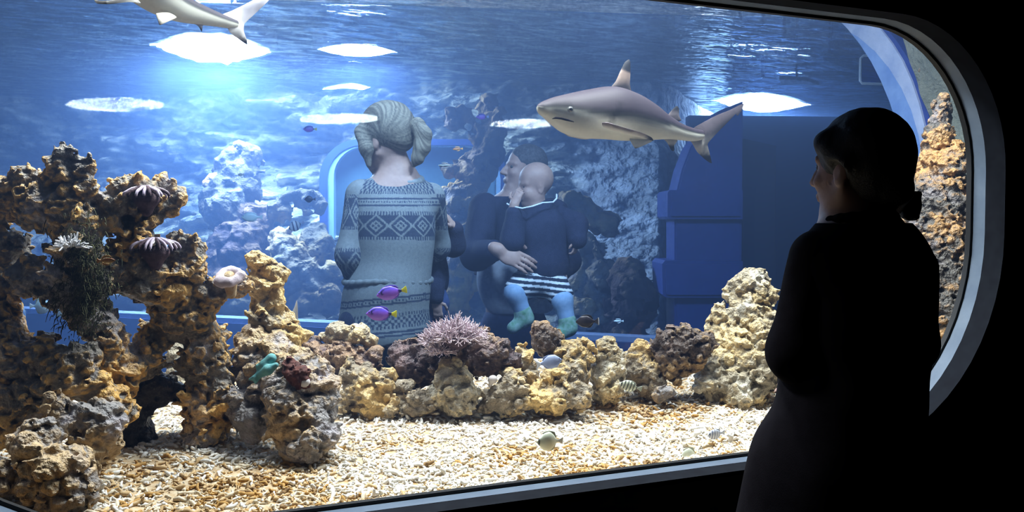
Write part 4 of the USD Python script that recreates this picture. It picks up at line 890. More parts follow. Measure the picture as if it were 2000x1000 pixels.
fish('butterflyfish', 'pale fish with a blue edge seen under the left foot of the coral arch', 42, 612, 3.0, 34, 1, TALL, pale((.55, .62, .50), (.20, .30, .50)), BF, yaw=30, tilt=-40, eye=(.40, .05, .018))
fish('pale_fish', 'pale silvery oval fish far off, left of the dark rock painted as cave shade', 490, 424, 4.6, 36, -1, OVAL, pale((.62, .72, .74), (.42, .56, .62)), CF((.5, .62, .68), 0), yaw=8)
fish('bannerfish', 'white fish with dark and blue bars in the far reef by the round cream head', 577, 441, 5.0, 30, -1, TALL, lambda u, h, s: convict((.62, .66, .72), (.02, .03, .10))(u * .6, h, s), CF((.3, .34, .5), 0), yaw=20, tilt=-25)
fish('dark_damselfish', 'small dark round fish far off by the left edge of the rounded window', 604, 389, 4.8, 20, -1, TALL, pale((.03, .04, .08), (.02, .03, .06)), CF((.03, .04, .08), 0))
OR = ((.62, .26, .05), (.42, .13, .05))
fish('orange_anthias', 'reddish orange fish in front of the dark weedy leg of the arching coral', 209, 509, 2.12, 38, 1, SLIM, pale((.50, .30, .04), (.38, .07, .04)), CF((.45, .20, .04), 0)[:3] + [('pectoral_fin', [(.22, -.02), (.14, .0), (.08, -.04), (.12, -.07)], (.5, .25, .05))], yaw=15, tilt=2, eye=(.38, .025, .025))
fish('orange_anthias', 'tiny bright orange fish right of the blonde ponytail', 893, 291, 4.0, 18, -1, SLIM, pale(*OR), CF((.70, .35, .10), 0), tilt=-4)
fish('striped_fish', 'small brown striped fish over the reef left of the head of the man', 868, 323, 4.2, 24, -1, SLIM, lambda u, h, s: mixc((.55, .55, .45), (.06, .06, .06), step(np.abs(h - .02), .03, .035)), CF((.25, .25, .25), 0))
fish('pale_fish', 'tiny white fish in the open water above the hazy coral mound', 470, 341, 5.4, 11, -1, OVAL, pale((.80, .82, .70), (.7, .74, .66)), CF((.7, .72, .6), 0))
fish('pale_fish', 'tiny pale fish above the walkway sill right of the dark brown surgeonfish', 1207, 627, 3.9, 18, -1, SLIM, pale((.55, .64, .66), (.40, .52, .58)), CF((.5, .6, .65), 0))
fish('white_tailed_fish', 'white fish with a tall forked tail mostly hidden behind the slender coral pillar', 535, 625, 2.68, 78, -1, OVAL, pale((.66, .70, .76), (.52, .58, .66)), [('tail_fin', [(-.41, .04), (-.55, .22), (-.66, .42), (-.64, .12), (-.62, -.05), (-.66, -.22), (-.52, -.12), (-.41, -.04)], (.72, .77, .84)), ('dorsal_fin', dors(.07, .22), (.5, .56, .64)), ('anal_fin', anal(), (.5, .56, .64)), ('pectoral_fin', pect, (.6, .65, .7))], tilt=-8, yaw=-5)

# ------------------------------------------------------------------ sharks
def shark(label, spine, fins, wide=1.0, eye=None, mouth=None, gills=None, seed=0, band=.0):
    """spine: (px, top py, bottom py, Z, depth of flank colour line 0..1 from the top); fins: (name, [(px, py, dz)], tip test, thickness)"""
    from scipy.interpolate import PchipInterpolator as PI
    A = np.array(spine, float); k = np.arange(len(A)); kk = np.linspace(0, len(A) - 1, 90)
    I = [PI(k, A[:, j])(kk) for j in range(5)]
    C0 = np.array([at(a, (b + c) / 2, z) for a, b, c, z in zip(*I[:4])]); H = (I[2] - I[1]) / 2 * I[3] / FPX
    T = np.gradient(C0, axis=0); T /= np.linalg.norm(T, axis=1, keepdims=True)
    fl = T.copy(); fl[:, 2] = 0; fl /= np.linalg.norm(fl, axis=1, keepdims=True)
    S_ = np.cross(fl, [0, 0, 1.]); up = np.array([0, 0, 1.])
    th = np.linspace(0, 2 * np.pi, 41); rows = []; hs = []
    for c, h, s in zip(C0, H, S_):
        x, y = np.cos(th), np.sin(th)
        y2 = np.sign(y) * np.abs(y) ** .85; wv = .92 * wide * (1 - .12 * np.clip(x, 0, 1))
        rows.append(c + up * h * x[:, None] + s * (h * wv * y2)[:, None]); hs.append(x)
    R = np.array(rows); a_, b_ = R.shape[:2]; m = grid_mesh(R)
    v = np.vstack([m.vertices, C0[0] - T[0] * H[0] * .5, C0[-1]]); f = np.vstack([m.faces, [[len(v) - 2, q + 1, q] for q in range(b_ - 1)], [[len(v) - 1, (a_ - 1) * b_ + q, (a_ - 1) * b_ + q + 1] for q in range(b_ - 1)]])
    hx = np.tile(np.cos(th), a_); ss = np.repeat(np.linspace(0, 1, a_), b_); line = np.repeat(1 - 2 * I[4], b_)
    n_ = meshkit.fbm(m.vertices * 22, 3, seed) - .5
    up_w = step(hx - line + n_ * .12, -.10, .16)
    GREY, PALE = np.array((.038, .028, .038)), np.array((.62, .61, .52))
    col = PALE * (1 - up_w[:, None]) + GREY * up_w[:, None]
    dk = np.clip(1.25 - np.abs(hx - line - .04) / (.20 + .16 * (ss < .3)), 0, 1) * step(ss, .03, .08) * np.where(ss < .34, 1.0, .55 + .9 * meshkit.noise(m.vertices * 9, seed + 4))
    col = col * (1 - .85 * np.clip(dk, 0, 1)[:, None])
    if gills:
        pxv = np.repeat(I[0], b_)
        for g in gills:
            w = np.clip(1 - np.abs(pxv - g - hx * 3) / 1.0, 0, 1) * (np.abs(hx + .05) < .45); col = col * (1 - .55 * w[:, None])
    col = np.vstack([col, PALE, GREY])
    t = thing('blacktip_shark', label, 'shark', (C0[45][0], C0[45][1], C0[45][2] - H[45]))
    obj('body', (v, f), M['shark'], t, color=np.clip(col * (.93 + .14 * np.r_[n_, 0, 0])[:, None], 0, 1))
    zf = lambda px: float(np.interp(px, I[0], I[3]) if I[0][0] < I[0][-1] else np.interp(px, I[0][::-1], I[3][::-1]))
    for fn, P, tip, th_, base in fins:
        P = dense(np.array([(a, b, (zf(a) if d is None else zf(a) + d)) for a, b, d in P], float), 5)
        Q = np.array([at(a, b, z) for a, b, z in P]); mm = fin_mesh(Q, th_)
        vv = mm.vertices; dz = (vv - CAM) @ FWD; sx = 1000 + FPX * ((vv - CAM) @ RGT) / dz; sy = 500 - FPX * ((vv - CAM) @ UPV) / dz
        w = tip(sx, sy)[:, None]; bs = np.array(base) if not callable(base) else base(sx, sy)
        obj(fn, mm, M['shark'], t, color=np.clip(bs * (1 - w) + np.array((.012, .012, .014)) * w, 0, 1))
    if eye:
        e = at(*eye[:3]); nrm = -FWD
        s1 = trimesh.creation.icosphere(3, eye[3]); s1.apply_translation(e + FWD * eye[3] * .45); eo = obj('eye', s1, M['eye_shark'], t, smooth=True)
        s2 = trimesh.creation.icosphere(2, eye[3] * .45); s2.apply_translation(e - FWD * eye[3] * .28); obj('pupil', s2, M['eye_black'], eo, smooth=True)
    if mouth:
        P = [at(a, b, z) for a, b, z in mouth]; r_ = np.full(len(P), .0038); r_[0] = r_[-1] = .0012
        obj('mouth', tube(P, r_, 6), M['mouth'], t, smooth=True)
    return t
M['mouth'] = plain('mouth_dark', (.02, .016, .016), .9, .05)
M['shark'] = vcol('shark_skin', .6, .22, .2, 420, .0008)
M['eye_shark'] = plain('shark_eye', (.09, .095, .09), .15, .6)
SP = [(1050, 206, 212, 2.74, .40), (1056, 201, 222, 2.75, .42), (1068, 195, 231, 2.78, .42), (1085, 189, 245, 2.81, .42), (1110, 183, 261, 2.85, .46), (1148, 175, 270, 2.92, .54), (1190, 169, 272, 3.0, .60), (1230, 180, 275, 3.1, .62),
      (1265, 199, 274, 3.18, .60), (1300, 224, 272, 3.27, .50), (1332, 243, 274, 3.36, .45), (1352, 250, 276, 3.42, .42), (1370, 254, 273, 3.46, .5)]
GB = (.07, .055, .068)
def tipby(fn): return lambda sx, sy: np.clip(fn(sx, sy), 0, 1)
finsA = [
 ('dorsal_fin', [(1193, 172, 0), (1203, 158, 0), (1212, 138, 0), (1220, 122, 0), (1228, 116, 0), (1231, 122, 0), (1231, 145, 0), (1230, 165, 0), (1234, 184, 0), (1212, 182, 0)], tipby(lambda x, y: (141 - y + (x - 1222) * .45) / 4), .016, lambda x, y: mixc((.26, .19, .15), (.06, .05, .05), step(y, 150, 168))),
 ('second_dorsal_fin', [(1303, 228, 0), (1313, 214, 0), (1322, 207, 0), (1326, 212, 0), (1326, 224, 0), (1330, 236, 0), (1315, 236, 0)], tipby(lambda x, y: (222 - y) / 8), .009, (.10, .085, .09)),
 ('pectoral_fin', [(1176, 240, -.16), (1188, 240, -.20), (1215, 248, -.22), (1250, 258, -.22), (1272, 268, -.20), (1276, 275, -.19), (1262, 271, -.19), (1225, 262, -.17), (1195, 254, -.15), (1178, 248, -.14)], tipby(lambda x, y: (x - 1258) / 10), .012, lambda x, y: mixc((.16, .13, .14), (.62, .60, .54), step(y - (x - 1178) * .27 - 243, -1, 5))),
 ('pectoral_fin', [(1165, 268, .12), (1140, 272, .14), (1110, 266, .14), (1098, 257, .10), (1120, 262, .08), (1150, 266, .08)], tipby(lambda x, y: (1112 - x) / 10), .008, (.45, .43, .38)),
 ('pelvic_fin', [(1230, 270, -.05), (1234, 280, -.06), (1241, 290, -.06), (1255, 285, -.05), (1272, 277, -.03), (1275, 271, -.02), (1250, 267, -.03)], tipby(lambda x, y: (y - 287) / 4), .008, (.62, .60, .52)),
 ('anal_fin', [(1296, 270, 0), (1304, 280, 0), (1311, 293, 0), (1316, 295, 0), (1317, 284, 0), (1323, 274, 0), (1312, 268, 0)], tipby(lambda x, y: (y - 281) / 5), .008, (.42, .40, .36)),
 ('caudal_fin', [(1352, 252, 0), (1375, 238, .03), (1400, 225, .06), (1425, 215, .09), (1445, 205, .12), (1453, 203, .13), (1448, 216, .12), (1441, 226, .11), (1436, 223, .10), (1428, 232, .09), (1405, 255, .06), (1388, 273, .03), (1382, 282, .03), (1386, 300, .04), (1390, 319, .05), (1378, 312, .04), (1362, 297, .02), (1352, 280, 0), (1346, 272, 0)], tipby(lambda x, y: np.maximum((y - 298) / 6, np.maximum(.65 * step(y - (1453 - x) * .62 - 203, 8, 16) * (x > 1375), .0))), .012, lambda x, y: mixc((.050, .040, .046), (.42, .40, .36), step(y, 262, 285))),
]
shark('grey blacktip reef shark with a cream belly gliding left in front of the blue pillar', SP, finsA, 1.0, (1114, 213, 2.755, .0085), [(1079, 232, 2.735), (1086, 230, 2.725), (1096, 231, 2.72), (1108, 234, 2.73), (1121, 238, 2.74)], (1160, 1165, 1170, 1175, 1180), 3)
SQ = [(150, -90, -84, 2.15, .55), (160, -98, -74, 2.16, .55), (185, -104, -52, 2.18, .55), (225, -98, -28, 2.22, .55), (270, -72, 5, 2.28, .5), (310, -45, 28, 2.34, .45), (350, -14, 42, 2.4, .42), (390, 8, 48, 2.46, .42), (425, 24, 52, 2.51, .45), (448, 34, 55, 2.54, .45), (462, 40, 54, 2.56, .5)]
finsB = [
 ('dorsal_fin', [(215, -96, 0), (225, -125, 0), (248, -158, 0), (262, -166, 0), (262, -130, 0), (274, -88, 0), (262, -70, 0)], tipby(lambda x, y: (-138 - y) / 6), .014, GB),
 ('second_dorsal_fin', [(340, -20, 0), (352, -38, 0), (362, -45, 0), (368, -30, 0), (378, -4, 0)], tipby(lambda x, y: (-30 - y) / 6), .008, GB),
 ('pectoral_fin', [(262, -6, -.12), (250, -4, -.16), (225, 0, -.2), (200, 2, -.22), (184, 0, -.24), (190, 7, -.22), (215, 8, -.2), (250, 4, -.14), (275, 6, -.1)], tipby(lambda x, y: (y - 4.5) / 3), .010, (.56, .54, .48)),
 ('pelvic_fin', [(305, 26, -.04), (308, 38, -.05), (312, 49, -.05), (322, 45, -.05), (345, 34, -.03), (330, 24, -.03)], tipby(lambda x, y: (y - 45) / 4), .008, (.60, .55, .45)),
 ('anal_fin', [(375, 42, 0), (388, 52, 0), (394, 62, 0), (396, 50, 0), (404, 42, 0), (390, 38, 0)], tipby(lambda x, y: (y - 52) / 6), .008, (.30, .28, .28)),
 ('caudal_fin', [(432, 30, 0), (455, 20, .02), (485, 5, .03), (510, -8, .05), (535, -24, .07), (545, -28, .08), (535, -10, .07), (518, 8, .05), (500, 25, .04), (478, 46, .02), (476, 60, .02), (482, 78, .03), (483, 88, .03), (468, 78, .02), (450, 64, 0), (442, 50, 0)], tipby(lambda x, y: np.maximum((y - 74) / 6, .8 * step(y - (545 - x) * .72 + 20, 14, 20) * (x > 484))), .011, lambda x, y: mixc((.50, .48, .52), (.55, .53, .50), step(y, 30, 60))),
]
shark('second blacktip reef shark seen from below at the upper left, tail above the brightest light', SQ, finsB, 1.0, None, None, None, 5)
# ------------------------------------------------------------------ people
T_ = -FH
def basis(fw):
    f = np.asarray(fw, float); f[2] = 0; f /= np.linalg.norm(f); u = np.array([0, 0, 1.]); return f, np.cross(u, f), u
def head(F, c, fw, s=1.0, tilt=0.0):
    """head with skull, brow, cheeks, nose, lips, chin and ears; c = centre between the ears, fw = where the face looks"""
    f, l, u = basis(fw)
    if tilt: f, u = f * math.cos(tilt) + u * math.sin(tilt), u * math.cos(tilt) - f * math.sin(tilt)
    R = np.stack([f, l, u], 1); k = lambda a, b, d: c + (f * a + l * b + u * d) * s
    F.e(k(-.012, 0, .036), np.array([.094, .074, .088]) * s, R, .012)
    F.e(k(.036, 0, -.028), np.array([.056, .060, .078]) * s, R, .02)
    F.e(k(.062, 0, -.086), np.array([.026, .028, .022]) * s, R, .018)
    for d in (-1, 1):
        F.s(k(.0, .052 * d, -.05), k(.055, .022 * d, -.088), .018 * s, .015 * s, .02)
        F.s(k(.080, .012 * d, .028), k(.066, .046 * d, .026), .010 * s, .009 * s, .010)
        F.e(k(.066, .036 * d, -.022), np.array([.018, .020, .018]) * s, R, .012)
        F.e(k(.094, .030 * d, .010), np.array([.014, .014, .009]) * s, R, .006, cut=True)
        F.e(k(-.006, .074 * d, -.010), np.array([.020, .009, .031]) * s, R, .006)
        F.e(k(.004, .083 * d, -.008), np.array([.009, .006, .016]) * s, R, .004, cut=True)
    F.chain([k(.086, 0, .022), k(.101, 0, -.004), k(.110, 0, -.020)], [.007 * s, .009 * s, .012 * s], .008)
    F.s(k(.100, .010, -.024), k(.100, -.010, -.024), .008 * s, .008 * s, .006)
    F.s(k(.091, .017, -.050), k(.091, -.017, -.050), .006 * s, .006 * s, .005)
    F.s(k(.090, .014, -.060), k(.090, -.014, -.060), .0065 * s, .0065 * s, .004)
    eyes = [k(.072, .030 * d, .010) for d in (-1, 1)]
    return R, k, eyes
def hand(F, wrist, d, pn, s=1.0, curl=.5, thumb=1, grow=1.0):
    """palm, four unequal bent fingers and a thumb from the side of the palm; d = along the hand, pn = out of the back of the hand"""
    d = np.asarray(d, float) / np.linalg.norm(d); pn = np.asarray(pn, float) - d * (np.asarray(pn) @ d); pn /= np.linalg.norm(pn); sd = np.cross(pn, d) * thumb
    R = np.stack([d, sd, pn], 1); w = np.asarray(wrist, float)
    F.s(w - d * .02 * s, w + d * .01 * s, .023 * s, .024 * s, .012)
    F.e(w + d * .048 * s, np.array([.050, .040, .016]) * s, R, .012)
    for i, (o, L) in enumerate(((.028, .072), (.010, .082), (-.009, .076), (-.026, .058))):
        b = w + (d * .084 + sd * o) * s; r = (.0088 - .0006 * i) * s * grow; a0 = d * math.cos(.25 * curl) - pn * math.sin(.25 * curl); a1 = d * math.cos(1.0 * curl) - pn * math.sin(1.0 * curl); a2 = d * math.cos(1.9 * curl) - pn * math.sin(1.9 * curl)
        sp = sd * o * 1.6
        p1 = b + (a0 + sp) * L * .46 * s; p2 = p1 + (a1 + sp) * L * .32 * s; p3 = p2 + (a2 + sp) * L * .24 * s
        F.chain([b - d * .02 * s, p1, p2, p3], [r * 1.05, r, r * .92, r * .8], .0025)
    b = w + (d * .022 + sd * .032) * s; p1 = b + (d * .6 + sd * .7 - pn * .15) * .036 * s; p2 = p1 + (d * .85 + sd * .35 - pn * .35) * .032 * s; p3 = p2 + (d * .95 - pn * .4) * .022 * s
    F.chain([b - sd * .012 * s, p1, p2, p3], [.013 * s, .0105 * s, .0098 * s, .008 * s], .006)
M['skin'] = noisy('skin', (.35, .21, .165), (.42, .265, .205), 40, .5, .1, 300, extra={'subsurface_weight': .0})
M['hair_dark'] = noisy('hair_dark', (.006, .005, .004), (.013, .010, .008), 120, .5, .4, 260)
M['navy'] = noisy('cloth_navy', (.010, .013, .034), (.018, .022, .050), 60, .85, .5, 240)
M['jacket'] = noisy('jacket_dark', (.006, .005, .0075), (.010, .0085, .012), 30, .95, .2, 320, dist=.003, spec=.05)
M['jeans'] = noisy('jeans_blue', (.03, .05, .14), (.05, .08, .19), 50, .85, .4, 300)
M['shirt_grey'] = noisy('shirt_grey', (.44, .46, .52), (.54, .56, .62), 40, .85, .3, 200)
M['shirt_white'] = noisy('shirt_white', (.62, .66, .74), (.74, .78, .84), 40, .85, .3, 200)
M['shoe'] = plain('shoe_black', (.01, .01, .011), .5)
M['white_eye'] = plain('eye_dark', (.06, .05, .045), .2)
M['garment'] = vcol('knit', .9, .1, .5, 420, .002, .10, 120)
def wrinkle(scale=14, amp=.006, seed=1):
    class Wr:
        reach = amp + .004
        def __call__(self, p): q = p * [1, 1, .55]; return amp * 2 * (meshkit.fbm(q * scale, 2, seed) - .5)
    return Wr()
def eyes_of(t, pts, s=1.0):
    for e in pts:
        m = trimesh.creation.icosphere(2, .0105 * s); m.apply_translation(e); obj('eye', m, M['white_eye'], t, smooth=True)
def legs(F, hips, feet, knee_fw, r=(.085, .058, .045), k=.03):
    for h_, ft in zip(hips, feet):
        kn = (h_ + ft) / 2 + knee_fw * .03 + [0, 0, .02]; F.chain([h_, kn, ft + [0, 0, .08]], r, k)
        F.s(ft + [0, 0, .045], ft + knee_fw * .14 + [0, 0, .03], .042, .03, .02)
def shoes(t, feet, fw, s=1.0, mat='shoe'):
    for ft in feet:
        F = Field().s(ft + [0, 0, .05] - fw * .05 * s, ft + fw * .16 * s + [0, 0, .035], .050 * s, .036 * s).s(ft + [0, 0, .07], ft + [0, 0, .10 * s], .050 * s, .052 * s)
        obj('shoe', F.mesh(.008, clip=lambda p, z=ft[2]: z + .001 - p[:, 2]), M[mat], t, smooth=True)

# --- the dark silhouette in front of the window
def silhouette():
    Z = 1.93
    P = lambda a, b, z=Z: at(a, b, z)
    t = thing('person', 'dark silhouette of a woman with a low bun looking into the tank', 'person', (*P(1660, 900)[:2], 0))
    bf = FH * .86 - RGT * .5; bf /= np.linalg.norm(bf); bl = np.cross([0, 0, 1.], bf)
    hc = P(1677, 330, 1.93); hf = -RGT * .60 + FH * .80
    F = Field(); R, k, ey = head(F, hc, hf, .95, -.05)
    neck0 = P(1678, 440, 1.95); chest = P(1692, 600, 1.97); pel = P(1660, 890, 1.97); pel2 = pel - [0, 0, .05]
    F.chain([hc - [0, 0, .04], neck0, neck0 - [0, 0, .05]], [.052, .054, .07], .03)
    F.e(chest, (.12, .15, .20), np.stack([bf, bl, [0, 0, 1.]], 1), .06).e(pel, (.11, .15, .15), np.stack([bf, bl, [0, 0, 1.]], 1), .08)
    shl, shr = P(1600, 505, 1.93), P(1774, 525, 2.02)
    ell_, elr = P(1558, 690, 1.93), P(1780, 670, 2.06)
    wl, wr = elr * 0 + P(1575, 760, 2.10), P(1640, 765, 2.14)
    F.s(neck0 - [0, 0, .06], shl, .06, .05, .05).s(neck0 - [0, 0, .06], shr, .06, .05, .05)
    F.chain([shl, ell_, wl], [.048, .040, .027], .02).chain([shr, elr, wr], [.048, .040, .027], .02)
    hand(F, wl, RGT * .9 + T_ * -.2, T_ * -.6 - [0, 0, .3], .9, .6, -1); hand(F, wr, -RGT * .8 + T_ * -.3, FH * .8 + [0, 0, .3], .9, .6, 1)
    feet = [np.array([*(pel + bl * .09)[:2], 0]), np.array([*(pel - bl * .09)[:2], 0])]
    legs(F, [pel2 + bl * .08, pel2 - bl * .08], feet, bf)
    obj('body', F.mesh(.0056), M['skin'], t, smooth=True); eyes_of(t, ey)
    # hair: cap over the skull, a lock before the ear, the low bun
    H = Field(); H.e(k(-.020, 0, .036), np.array([.098, .082, .088]), R, .01).e(k(-.050, 0, -.01), (.056, .066, .068), R, .03)
    for d in (-1, 1): H.s(k(.03, .066 * d, .055), k(-.02, .076 * d, .005), .026, .02, .02)
    H.e(k(.098, 0, -.035), np.array([.060, .088, .086]), R, .004, cut=True)
    for d in (-1, 1): H.e(k(.0, .096 * d, -.022), np.array([.030, .022, .036]), R, .004, cut=True)
    H.s(k(-.085, 0, -.05), P(1745, 400, 1.99), .034, .022, .02)
    hm = H.mesh(.0042, wrinkle(60, .0022, 3)); hobj = obj('hair', hm, M['hair_dark'], t, smooth=True)
    Bn = Field().e(P(1776, 402, 2.0), (.024, .024, .031), None, .01).s(P(1772, 390, 2.0), P(1795, 379, 2.0), .014, .007, .01).s(P(1775, 415, 2.0), P(1790, 424, 2.0), .012, .007, .01)
    obj('bun', Bn.mesh(.004, wrinkle(70, .003, 4)), M['hair_dark'], hobj, smooth=True)
    # jacket: yoke, back, flared tail, collar, sleeves
    J = Field(); Rb = np.stack([bf, bl, [0, 0, 1.]], 1)
    J.e(chest + [0, 0, .02], (.128, .158, .20), Rb, .05).e(P(1664, 760, 1.97), (.13, .145, .22), Rb, .08)
    J.s(neck0 - [0, 0, .035], shl - [0, 0, .012], .060, .054, .05).s(neck0 - [0, 0, .035], shr - [0, 0, .012], .060, .054, .05)
    J.chain([P(1655, 820, 1.97), P(1625, 930, 1.97), P(1602, 1060, 1.97)], [.138, .148, .165], .06)
    J.s(P(1560, 900, 1.99), P(1520, 1060, 1.99), .085, .085, .06)
    jk = obj('jacket', J.mesh(.006, wrinkle(9, .007, 2), clip=lambda p: np.maximum(P(1600, 1080)[2] - p[:, 2], p[:, 2] - neck0[2] - .005)), M['jacket'], t, smooth=True)
    C_ = Field(); ring = [neck0 + (bf * math.cos(a) * .062 + bl * math.sin(a) * .066) + [0, 0, .002 + .014 * (1 - math.cos(a)) * .5] for a in np.linspace(0, 2 * math.pi, 19)]
    C_.chain(ring, [.015] * 19, .004); obj('collar', C_.mesh(.004), M['jacket'], jk, smooth=True)
    for a, b, c in ((shl, ell_, wl), (shr, elr, wr)):
        S = Field().chain([a + (b - a) * .0, b, b + (c - b) * .8], [.060, .056, .046], .03)
        S.s(b + (c - b) * .70, b + (c - b) * .82, .052, .052, .01)
        obj('sleeve', S.mesh(.0055, wrinkle(13, .007, 6)), M['jacket'], t, smooth=True)
    Tr = Field()
    legs(Tr, [pel2 + bl * .085, pel2 - bl * .085], feet, bf, (.100, .072, .062)); obj('trousers', Tr.mesh(.009, clip=lambda p: .07 - p[:, 2]), M['jacket'], t, smooth=True)
    shoes(t, feet, bf)
silhouette()

FLOOR = .15
# --- the woman in the patterned sweater, in the tunnel
def pattern(v, axis, Z):
    d = (v - CAM) @ FWD; py = 500 - FPX * ((v - CAM) @ UPV) / d
    q = v - axis; ang = np.arctan2(q @ RGT, q @ T_); s = ang * 85.0            # pattern coordinate along the knitting, in picture pixels at her distance
    return py, s
def motif(s, y, band, per):
    """diamond and snowflake band: y from 0 to 1 over the band"""
    a = np.abs(((s / per) % 1) - .5) * 2; b = np.abs(y - .5) * 2
    dist = a + b
    lines = (np.abs(dist - 1) < .10) | (np.abs(dist - .46) < .10) | (dist < .14) | ((a > .78) & (b < .22) & (a < .92))
    cross = (np.abs(a - b) < .07) & (dist < .6)
    return lines | cross
CREAM, INK = np.array((.20, .208, .205)), np.array((.045, .055, .085))
def knit_bands(py, s, sleeve=False):
    dark = np.zeros(len(py), bool)
    t6 = (s % 7) < 3.6
    if sleeve:
        for y0, y1 in ((386, 442), (492, 545)):
            inn = (py > y0) & (py < y1); y = (py - y0) / (y1 - y0); dark |= inn & ~motif(s + 20, y, 0, 54)
            dark |= ((py > y0 - 7) & (py <= y0)) & t6; dark |= ((py >= y1) & (py < y1 + 7)) & t6
        return dark
    row = np.floor(py / 6.7)
    dark |= (py > 351) & (py < 373) & ((((s + row * 6) % 12) < 6.2))
    dark |= (py >= 373) & (py < 379) & t6
    dark |= (np.abs(py - 388) < 1.6) | (np.abs(py - 401) < 1.6) | ((np.abs(py - 394.5) < 1.8) & t6)
    dark |= (py > 413) & (py < 420) & t6
    inn = (py >= 420) & (py < 462); dark |= inn & ~motif(s, (py - 420) / 42, 0, 58)
    dark |= (py >= 462) & (py < 469) & t6
    q = py + np.clip(s, -80, 90) * .10
    dark |= (np.abs(q - 583) < 2) | (np.abs(q - 594) < 2) | ((np.abs(q - 588.5) < 2) & t6)
    dark |= (q > 613) & (q < 619) & t6
    row = np.floor(q / 5.8)
    dark |= (q > 620) & (q < 637) & (((s + row * 6) % 12) < 6.4)
    dark |= (q > 637) & (q < 643) & t6
    dark |= (np.abs(q - 650) < 2.2) | (np.abs(q - 657) < 2.0)
    return dark
def sweater_woman():
    Z = 3.6
    P = lambda a, b, z=Z: at(a, b, z)
    fl = on_z(745, 640, .8)
    t = thing('person', 'blonde woman with a ponytail in a long grey patterned knit sweater, seen from behind', 'person', (*P(760, 640)[:2], FLOOR))
    bf = FH * .86 - RGT * .5; bf /= np.linalg.norm(bf); bl = np.cross([0, 0, 1.], bf); Rb = np.stack([bf, bl, [0, 0, 1.]], 1)
    hc = P(752, 275); hf = -RGT * .86 + FH * .5
    F = Field(); R, k, ey = head(F, hc, hf, 1.0, -.18)
    neck0 = P(783, 345); chest = P(772, 430); waist = P(762, 530); pel = P(752, 610)
    F.chain([hc - [0, 0, .04] - hf * .03, neck0, neck0 - [0, 0, .05]], [.052, .052, .065], .03)
    F.e(chest, (.10, .14, .19), Rb, .06).e(waist, (.10, .13, .15), Rb, .08).e(pel, (.11, .15, .14), Rb, .08)
    shl, shr = P(706, 382, 3.58), P(838, 386, 3.66)
    el, er = P(688, 500, 3.55), P(850, 480, 3.80); wl, wr = P(702, 566, 3.70), P(800, 500, 3.95)
    F.s(neck0 - [0, 0, .06], shl, .05, .045, .05).s(neck0 - [0, 0, .06], shr, .05, .045, .05)
    F.chain([shl, el, wl], [.045, .038, .026], .02).chain([shr, er, wr], [.045, .038, .026], .02)
    hand(F, wl, RGT * .7 + FH * .6, T_ * .2 - [0, 0, .8], .9, .5, -1); hand(F, wr, -RGT * .7 + FH * .4, FH * .8, .9, .5, 1)
    base = np.array([*pel[:2], FLOOR]); feet = [base + bl * .09, base - bl * .09]
    legs(F, [pel - [0, 0, .06] + bl * .08, pel - [0, 0, .06] - bl * .08], feet, bf)
    obj('body', F.mesh(.0065), M['skin'], t, smooth=True); eyes_of(t, ey)
    # hair: combed back to a high ponytail, a chin-long lock in front of the ear
    H = Field(); H.e(k(-.02, 0, .052), (.112, .096, .098), R, .012).e(k(-.07, 0, .01), (.055, .070, .070), R, .03)
    for d in (-1, 1): H.chain([k(.045, .078 * d, .04), k(.025, .088 * d, -.03), k(.03, .082 * d, -.092)], [.026, .024, .010], .02)
    H.e(k(.115, 0, -.035), (.060, .072, .10), R, .004, cut=True)
    v, f = H.mesh(.005, wrinkle(46, .0025, 3)); 
    M['hair_blonde'] = vcol('hair_blonde', .7, .1, .4, 260, .002)
    def streak(v, c0): 
        q = v - c0; a = np.arctan2(q[:, 2], q @ RGT) * 6 + (q @ T_) * 30; n = .55 * meshkit.noise(np.stack([a * 3.2, q[:, 2] * 10, a * 0], -1), 5) + .45 * meshkit.noise(np.stack([a * 9, q[:, 2] * 16, a * 0], -1), 6); n = np.clip((n - .5) * 2.0 + .48, 0, 1)
        return np.array((.08, .065, .05))[None] * (1 - n[:, None]) + np.array((.25, .215, .16))[None] * n[:, None]
    obj('hair', (v, f), M['hair_blonde'], t, color=streak(v, hc))
    pt = Field(); p0 = P(797, 246, 3.56); pt.chain([p0, P(815, 244, 3.54), P(826, 262, 3.53), P(824, 288, 3.53), P(815, 310, 3.53), P(808, 324, 3.53)], [.016, .024, .030, .029, .020, .006], .02)
    v, f = pt.mesh(.004, wrinkle(50, .003, 4)); pto = obj('ponytail', (v, f), M['hair_blonde'], t, color=streak(v, P(800, 230, 3.5)))
    ring = [P(803, 246, 3.555) + (np.array([0, 0, 1.]) * math.cos(a) + T_ * math.sin(a)) * .024 for a in np.linspace(0, 2 * math.pi, 15)]
    obj('hair_tie', tube(ring, .007, 6), M['navy'], pto, smooth=True)
    # sweater
    S = Field(); S.e(chest, (.125, .155, .16), Rb, .05).e(P(770, 500), (.125, .150, .16), Rb, .08).e(P(758, 570), (.13, .150, .13), Rb, .08)
    S.s(neck0 - [0, 0, .045], shl, .058, .055, .05).s(neck0 - [0, 0, .045], shr, .058, .055, .05)
    S.chain([P(752, 590), P(748, 650)], [.150, .165], .06).s(P(715, 580), P(706, 660), .075, .085, .05).s(P(785, 590), P(795, 640), .075, .085, .05)
    hem = P(745, 664)[2]; axis = np.array([*P(768, 480)[:2], 0]); 
    clip = lambda p: np.maximum(hem + ((p - axis) @ RGT) * .25 - p[:, 2], p[:, 2] - neck0[2] - .004)
    v, f = S.mesh(.0036, wrinkle(7, .008, 5), clip=clip)
    py, s = pattern(v, axis, Z); w = knit_bands(py, s)
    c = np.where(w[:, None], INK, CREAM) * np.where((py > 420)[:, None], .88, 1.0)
    sw = obj('sweater', (v, f), M['garment'], t, color=c)
